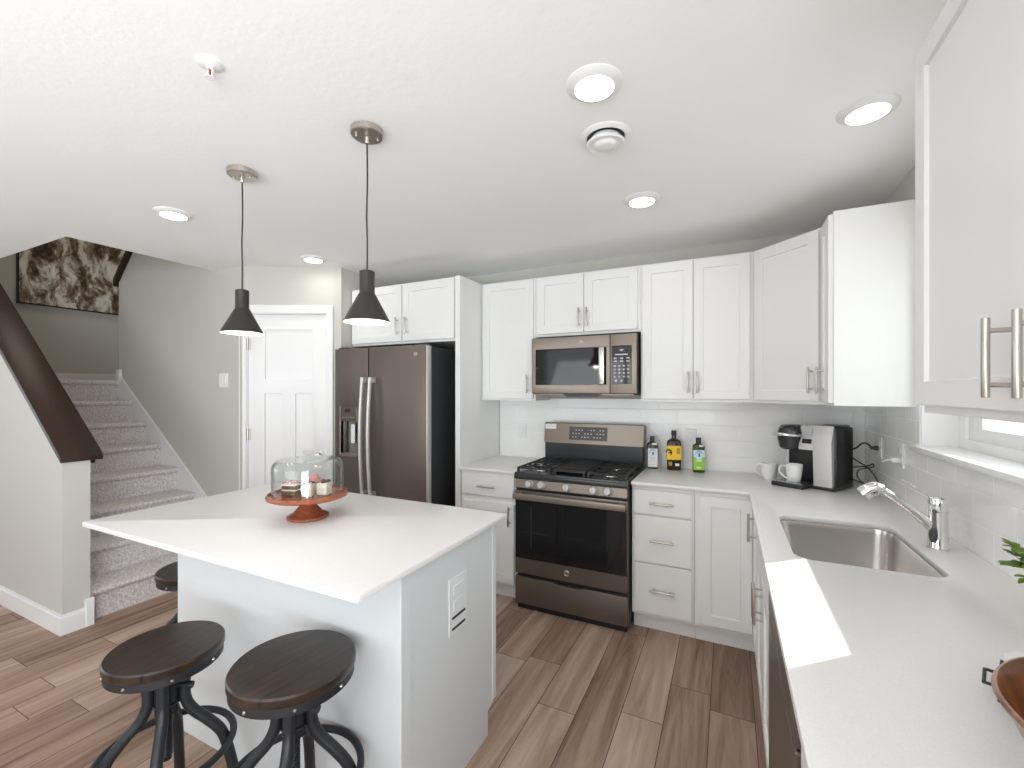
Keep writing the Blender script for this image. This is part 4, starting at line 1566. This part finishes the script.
def cake(label, x, y, rot, sx, sy, h, base, mid, top, crumbs):
    t = thing('cake_slice', label, 'cake', (x, y, CT + 0.1035), rot)
    mb = MB()
    mb.box(-sx, sx, -sy, sy, 0, h * 0.42, 0.003, seg=2)
    mb.box(-sx * 0.98, sx * 0.98, -sy * 0.98, sy * 0.98, h * 0.42, h * 0.55, 0.002, mi=1)
    mb.box(-sx, sx, -sy, sy, h * 0.55, h * 0.86, 0.003, seg=2)
    mb.build('sponge', [base, mid], t)
    mb = MB()
    mb.box(-sx * 1.04, sx * 1.04, -sy * 1.04, sy * 1.04, h * 0.84, h, 0.005, seg=2)
    for k in range(7):
        a, q = random.uniform(-0.75, 0.75) * sx, random.uniform(-0.75, 0.75) * sy
        rr_ = random.uniform(0.006, 0.010)
        mb.lathe([(0, rr_), (rr_ * 0.7, rr_ * 0.7), (rr_, 0), (0, -0.002)], 10, (a, q, h))
    f = mb.build('frosting', top, t)
    if crumbs:
        mb = MB()
        for k in range(16):
            a, q = random.uniform(-0.9, 0.9) * sx, random.uniform(-0.9, 0.9) * sy
            s = random.uniform(0.003, 0.006)
            mb.box(a - s, a + s, q - s, q + s, h + 0.001, h + 0.004 + s, 0.001)
        mb.build('topping', crumbs, f)


cake('chocolate layer cake square with pink and cream topping under the dome', cx - 0.035, cy - 0.050, R(18), 0.032, 0.027, 0.050, 'cake_brown', 'cream', 'frosting', 'frost_pink')
cake('small white cake cube with nut topping, front right under the dome', cx + 0.042, cy - 0.036, R(30), 0.020, 0.020, 0.050, 'cake_white', 'cream', 'frosting', 'cake_brown')
cake('white and orange cake square at the right rear under the dome', cx + 0.075, cy + 0.020, R(20), 0.022, 0.024, 0.052, 'cake_white', 'cream', 'cake_white', 'cake_brown')
t = thing('cupcake', 'pink frosted cupcake at the back under the glass dome', 'cake', (cx - 0.025, cy + 0.055, CT + 0.1035))
mb = MB()
mb.lathe([(0, 0), (0.021, 0), (0.028, 0.036), (0, 0.036)], 24)
mb.build('paper_case', 'cake_white', t)
mb = MB()
mb.lathe([(0, 0.036), (0.029, 0.036), (0.031, 0.043), (0.024, 0.050), (0.025, 0.055), (0.017, 0.061), (0.016, 0.066), (0.006, 0.073), (0, 0.075)], 24)
mb.build('frosting', 'frost_pink', t)


# ------------------------------------------------------------------ stools
def make_stool(label, loc, rot, SH, r=0.163):
    t = thing('bar_stool', label, 'stool', loc, rot, None)
    mb = MB()
    mb.lathe([(0, SH - 0.028), (r - 0.002, SH - 0.028), (r, SH - 0.025), (r, SH - 0.005), (r - 0.004, SH), (0, SH)], 64)
    mb.build('seat', 'seat', t)
    mb = MB()
    mb.lathe([(0, SH - 0.056), (r - 0.008, SH - 0.056), (r - 0.004, SH - 0.053), (r - 0.004, SH - 0.0285), (0, SH - 0.0285)], 64)
    bd = mb.build('seat_band', 'dark_metal', t)
    for k in range(8):
        a = 2 * PI * (k + 0.35) / 8
        mb = MB(Matrix.Translation(((r - 0.0045) * math.cos(a), (r - 0.0045) * math.sin(a), SH - 0.042)) @ Matrix.Rotation(a, 4, 'Z') @ Matrix.Rotation(R(90), 4, 'Y'))
        mb.lathe([(0, 0.0045), (0.003, 0.0038), (0.0052, 0.0), (0, 0)], 12)
        mb.build('rivet', 'nickel', bd)
    mb = MB()
    pr = [(0, SH - 0.0565), (0.045, SH - 0.0565), (0.045, SH - 0.064), (0.017, SH - 0.066)]
    z = SH - 0.07
    k = 0
    while z > 0.26:
        pr.append((0.0165 if k % 2 else 0.0140, z))
        z -= 0.0045
        k += 1
    pr += [(0.014, 0.25), (0, 0.25)]
    mb.lathe(pr, 20)
    mb.build('screw_post', 'dark_metal', t)
    HT = SH - 0.085
    mb = MB()
    mb.lathe([(0.0175, HT - 0.13), (0.032, HT - 0.13), (0.032, HT - 0.02), (0.028, HT - 0.012), (0.0175, HT - 0.012)], 24)
    mb.tube([(0.034 * math.cos(2 * PI * k / 24), 0.034 * math.sin(2 * PI * k / 24), HT - 0.10) for k in range(24)], 0.005, 8, closed=True)
    mb.cyl((0.030, 0.0, HT - 0.045), (0.075, 0.0, HT - 0.045), 0.006, seg=10, T=Matrix.Rotation(R(20), 4, 'Z'))
    mb.cyl((0.070, 0.0, HT - 0.045), (0.082, 0.0, HT - 0.045), 0.011, seg=12, T=Matrix.Rotation(R(20), 4, 'Z'))
    mb.build('hub', 'dark_metal', t)
    for k in range(4):
        a = R(45 + 90 * k)
        c, s = math.cos(a), math.sin(a)
        prof_ = [(0.048, HT), (0.048, HT - 0.05), (0.050, HT - 0.10), (0.070, HT - 0.145), (0.110, HT - 0.19), (0.150, HT - 0.245), (0.172, HT - 0.32), (0.190, 0.12), (0.205, 0.014)]
        mb = MB()
        mb.tube(spline([(p * c, p * s, z_) for p, z_ in prof_], 6), 0.0165, 14)
        lg = mb.build('leg', 'dark_metal', t)
        mb = MB()
        mb.lathe([(0, 0), (0.019, 0), (0.019, 0.014), (0.016, 0.018), (0, 0.018)], 16, (0.205 * c, 0.205 * s, 0))
        mb.build('foot', 'black', lg)
    mb = MB()
    rr_, zf = 0.185, HT - 0.255
    mb.tube([(rr_ * math.cos(2 * PI * k / 48), rr_ * math.sin(2 * PI * k / 48), zf) for k in range(48)], 0.011, 10, closed=True)
    mb.build('foot_ring', 'dark_metal', t)
    return t


make_stool('round dark wood screw stool, left of the two in front of the island', (-2.395, -2.552, 0), R(8), 0.62, 0.160)
make_stool('round dark wood screw stool near the island front right corner', (-1.893, -2.470, 0), R(-8), 0.66, 0.170)
make_stool('round dark stool mostly hidden behind the left end of the island', (-3.108, -2.075, 0), R(0), 0.585, 0.160)


# ------------------------------------------------------------------ pendants and ceiling fixtures
def pendant(label, loc, rot=0.0):
    t = thing('pendant_light', label, 'pendant light', loc, rot)
    mb = MB()
    mb.lathe([(0, -0.026), (0.056, -0.026), (0.061, -0.022), (0.062, -0.002), (0.060, 0.0), (0, 0)], 44)
    cn = mb.build('canopy', 'nickel', t)
    mb = MB()
    mb.lathe([(0, -0.052), (0.007, -0.052), (0.009, -0.048), (0.009, -0.030), (0.014, -0.026), (0, -0.026)], 16)
    for s in (-1, 1):
        mb.lathe([(0, -0.036), (0.0045, -0.034), (0.0055, -0.030), (0.004, -0.026), (0, -0.026)], 12, (0.040 * s, 0.0, 0))
    mb.build('cord_grip', 'nickel', cn)
    zt = -0.548
    mb = MB()
    mb.tube(spline([(0, 0, -0.05), (0.0015, 0.001, -0.2), (-0.0015, 0, -0.33), (0.001, 0, -0.44), (0, 0, zt + 0.002)], 8), 0.0032, 8)
    mb.build('cord', 'black', t)
    mb = MB()
    mb.lathe([(0, zt + 0.006), (0.006, zt + 0.006), (0.024, zt + 0.001), (0.0285, zt - 0.002), (0.0285, zt - 0.082), (0.0295, zt - 0.086), (0.0265, zt - 0.086), (0.0265, zt - 0.004), (0, zt - 0.002)], 36)
    mb.build('socket_cup', 'shade', t)
    mb = MB()
    mb.lathe([(0.0270, zt - 0.0845), (0.0295, zt - 0.0845), (0.0885, zt - 0.197), (0.0870, zt - 0.198)], 56)
    sh = mb.build('shade', 'shade', t)
    mb = MB()
    mb.lathe([(0.0262, zt - 0.0855), (0.0868, zt - 0.1978)], 56)
    mb.build('shade_lining', 'shade_in', sh, label='white inner face of the shade')
    mb = MB()
    mb.lathe([(0, zt - 0.070), (0.013, zt - 0.070), (0.015, zt - 0.095), (0.028, zt - 0.125), (0.031, zt - 0.150), (0.022, zt - 0.175), (0, zt - 0.182)], 24)
    mb.build('bulb', 'bulb', t)
    l = bpy.data.lights.new('pendant_glow', 'POINT')
    l.energy = 1.3
    l.color = (1.0, 0.92, 0.82)
    l.shadow_soft_size = 0.03
    o = bpy.data.objects.new('pendant_glow', l)
    COL.objects.link(o)
    o.parent = t
    o.location = (0, 0, zt - 0.190)
    return t


pendant('dark cone pendant lamp over the island, farther left one', (-2.762, -2.067, H), R(20))
pendant('dark cone pendant lamp over the island, nearer right one', (-2.010, -2.058, H), R(50))


def downlight(label, x, y, power=0.75):
    t = thing('recessed_light', label, 'ceiling light', (x, y, H))
    mb = MB()
    mb.lathe([(0.092, 0.0), (0.092, -0.003), (0.088, -0.006), (0.070, -0.016), (0.064, -0.017), (0.064, -0.010), (0, -0.010)], 48)
    mb.build('trim_ring', 'plastic', t)
    mb = MB()
    mb.lathe([(0.0635, -0.0105), (0.0635, -0.0165), (0.060, -0.019), (0, -0.020)], 48)
    mb.build('lens', 'lens', t)
    area('downlight_beam', (0, 0, -0.024), (0, 0, -1), 0.12, 0.12, power, (1.0, 0.95, 0.88), 'DISK', t)
    return t


downlight('round recessed light next to the round vent, nearest the camera', -1.148, -1.925)
downlight('round recessed light near the ceiling edge by the near right cabinet', -0.300, -1.363)
downlight('round recessed light in front of the range, beyond the round vent', -1.160, -0.955)
downlight('round recessed light beside the stairwell opening, left of both pendants', -3.585, -1.935)
downlight('small far recessed light in front of the pantry door', -3.590, -0.985)

t = thing('ceiling_vent', 'white round ceiling vent with dark gap between two recessed lights', 'vent', (-1.188, -1.612, H))
mb = MB()
mb.lathe([(0.098, 0.0), (0.098, -0.003), (0.092, -0.008), (0.080, -0.012), (0.074, -0.009), (0.073, 0.0)], 48)
mb.build('outer_ring', 'plastic', t)
mb = MB()
mb.cyl((0, 0, -0.0042), (0, 0, -0.0005), 0.0728, seg=48)
mb.build('duct_opening', 'black', t)
mb = MB()
mb.lathe([(0, -0.006), (0.056, -0.006), (0.060, -0.012), (0.066, -0.024), (0.074, -0.028), (0.0755, -0.033), (0.070, -0.037), (0.058, -0.034), (0.046, -0.034), (0.040, -0.042), (0.028, -0.046), (0, -0.046)], 48)
mb.build('damper_disc', 'plastic', t)

t = thing('fire_sprinkler', 'small white pendent fire sprinkler with red bulb on the ceiling', 'sprinkler', (-2.190, -2.535, H))
M['red_bulb'] = mat('sprinkler_red', (0.35, 0.02, 0.03), 0.2)
add_bump(M['red_bulb'], 50, 0.02)
mb = MB()
mb.lathe([(0, 0), (0.036, 0), (0.037, -0.003), (0.030, -0.007), (0.018, -0.010), (0, -0.010)], 32)
mb.build('escutcheon', 'plastic', t)
mb = MB()
mb.cyl((0, 0, -0.010), (0, 0, -0.020), 0.010, seg=16)
for s in (-1, 1):
    mb.tube(spline([(0.008 * s, 0, -0.018), (0.014 * s, 0, -0.030), (0.006 * s, 0, -0.046)], 5), 0.0022, 8)
mb.cyl((0, 0, -0.045), (0, 0, -0.047), 0.014, seg=20)
mb.build('frame', 'plastic', t)
mb = MB()
mb.cyl((0, 0, -0.020), (0, 0, -0.045), 0.0028, seg=10)
mb.build('bulb', 'red_bulb', t)

# ------------------------------------------------------------------ near end of the counter: bowl, cookbook, plant
M['copper'] = mat('aged_copper', (0.40, 0.22, 0.15), 0.28, 0.85)
noise_color(M['copper'], [(0.35, (0.30, 0.16, 0.11)), (0.7, (0.52, 0.33, 0.25))], 9)
M['bowl_inside'] = mat('bowl_inside_brown', (0.16, 0.055, 0.015), 0.3)
noise_color(M['bowl_inside'], [(0.32, (0.07, 0.022, 0.008)), (0.5, (0.18, 0.062, 0.018)), (0.72, (0.34, 0.13, 0.035))], 14, detail=5)
t = thing('bowl', 'large copper bowl with brown inside near the counter end', 'bowl', (-0.212, -2.555, CT))
mb = MB()
mb.lathe([(0, 0), (0.105, 0), (0.112, 0.003), (0.158, 0.030), (0.186, 0.072), (0.201, 0.110), (0.210, 0.118), (0.2125, 0.123), (0.2105, 0.127), (0.207, 0.128)], 64)
mb.build('shell', 'copper', t)
mb = MB()
mb.lathe([(0.2072, 0.128), (0.2035, 0.124), (0.195, 0.108), (0.181, 0.074), (0.153, 0.035), (0.105, 0.010), (0, 0.008)], 64)
mb.build('inside', 'bowl_inside', t, label='brown hammered inside')

BT = (-0.262, -2.258, CT)
t = thing('cookbook', 'small open spiral-bound white booklet lying behind the copper bowl', 'book', BT, R(-22))
mb = MB()
for s in (-1, 1):
    pr = [(s * 0.042 * k / 8, 0.040 + 0.014 * math.sin(PI * (k / 8) ** 0.6)) for k in range(9)] + [(s * 0.042, 0.030), (0.0, 0.030)]
    if s < 0:
        pr = list(reversed(pr))
    mb.prism(pr, -0.065, 0.065, T=Matrix(((1, 0, 0, 0), (0, 0, 1, 0), (0, 1, 0, 0), (0, 0, 0, 1))))
mb.build('pages', 'plastic', t)
mb = MB()
for k in range(10):
    y = -0.060 + 0.0133 * k
    mb.tube([(0.006 * math.cos(a), y, 0.044 + 0.008 * math.sin(a)) for a in [2 * PI * q / 10 for q in range(10)]], 0.0016, 6, closed=True)
mb.build('spiral_binding', 'black', t)
t = thing('book_stand', 'low black metal stand carrying the open booklet', 'book stand', BT, R(-22))
for y in (-0.055, 0.055):
    mb = MB()
    mb.tube([(-0.046, y, 0.0), (-0.046, y, 0.0255), (0.046, y, 0.0255), (0.046, y, 0.0)], 0.004, 8)
    mb.build('rail', 'black', t)
for s in (-1, 1):
    mb = MB()
    mb.tube([(s * 0.044, -0.055, 0.0255), (s * 0.066, -0.055, 0.0255), (s * 0.066, 0.000, 0.0255), (s * 0.044, 0.000, 0.0255)], 0.003, 8)
    mb.tube([(s * 0.044, -0.055, 0.006), (s * 0.044, 0.055, 0.006)], 0.004, 8)
    mb.build('handle', 'black', t)

M['leaf'] = mat('leaf_green', (0.10, 0.20, 0.03), 0.4)
noise_color(M['leaf'], [(0.3, (0.10, 0.20, 0.03)), (0.65, (0.42, 0.56, 0.10))], 12)
M['stem'] = mat('stem_green', (0.08, 0.13, 0.03), 0.6)
add_bump(M['stem'], 80, 0.1)
M['soil'] = mat('soil', (0.03, 0.02, 0.014), 0.9)
add_bump(M['soil'], 120, 0.6)
t = thing('potted_plant', 'small leafy green plant in a white pot at the right counter edge', 'plant', (-0.050, -1.878, CT))
mb = MB()
mb.lathe([(0, 0), (0.026, 0), (0.029, 0.004), (0.037, 0.092), (0.037, 0.096), (0.034, 0.096), (0.033, 0.086), (0, 0.086)], 32)
mb.build('pot', 'porcelain', t)
mb = MB()
mb.lathe([(0.0330, 0.084), (0.0330, 0.088), (0, 0.090)], 24)
mb.build('soil', 'soil', t)
random.seed(11)
stems = MB()
leaves = bmesh.new()
for k in range(22):
    a = 2 * PI * k / 22 + random.uniform(-0.2, 0.2)
    el = random.uniform(-0.35, 1.25)
    L_ = random.uniform(0.050, 0.082)
    d_ = Vector((math.cos(a) * math.cos(el), math.sin(a) * math.cos(el), math.sin(el)))
    p0 = Vector((0.012 * math.cos(a), 0.012 * math.sin(a), 0.088))
    p1 = p0 + Vector((0, 0, 0.035)) + d_ * L_ * 0.55
    p2 = p0 + Vector((0, 0, 0.030)) + d_ * L_
    if p2.x > 0.036:
        p2.x = 0.036
    if p1.x > 0.034:
        p1.x = 0.034
    path = spline([p0, p0 + Vector((0, 0, 0.03)) + d_ * 0.015, p1, p2], 4)
    stems.tube(path, 0.0016, 6)
    for q in range(3, len(path)):
        for s in (0, 1):
            base = path[q]
            dirv = (d_ + Vector((random.uniform(-.9, .9), random.uniform(-.9, .9), random.uniform(-.2, .9)))).normalized()
            ll, ww = random.uniform(0.020, 0.034), random.uniform(0.0085, 0.0125)
            side = dirv.cross(Vector((0, 0, 1)))
            if side.length < 1e-3:
                continue
            side.normalize()
            nn = side.cross(dirv)
            row = []
            for i, (f, wf) in enumerate(((0, 0.12), (0.3, 0.6), (0.62, 1.0), (0.88, 0.6), (1.0, 0.05))):
                c0 = base + dirv * ll * f - nn * 0.006 * f * f
                row.append([leaves.verts.new(c0 + side * ww * wf + nn * 0.002 * wf), leaves.verts.new(c0), leaves.verts.new(c0 - side * ww * wf + nn * 0.002 * wf)])
            if any(v.co.x > 0.046 for r_ in row for v in r_):
                for r_ in row:
                    for v in r_:
                        leaves.verts.remove(v)
                continue
            for r0, r1 in zip(row, row[1:]):
                leaves.faces.new((r0[0], r0[1], r1[1], r1[0]))
                leaves.faces.new((r0[1], r0[2], r1[2], r1[1]))
stems.build('stems', 'stem', t)
bmesh.ops.solidify(leaves, geom=list(leaves.faces), thickness=0.0006)
mb = MB()
mb._merge(leaves)
mb.build('foliage', 'leaf', t)

bpy.context.view_layer.update()
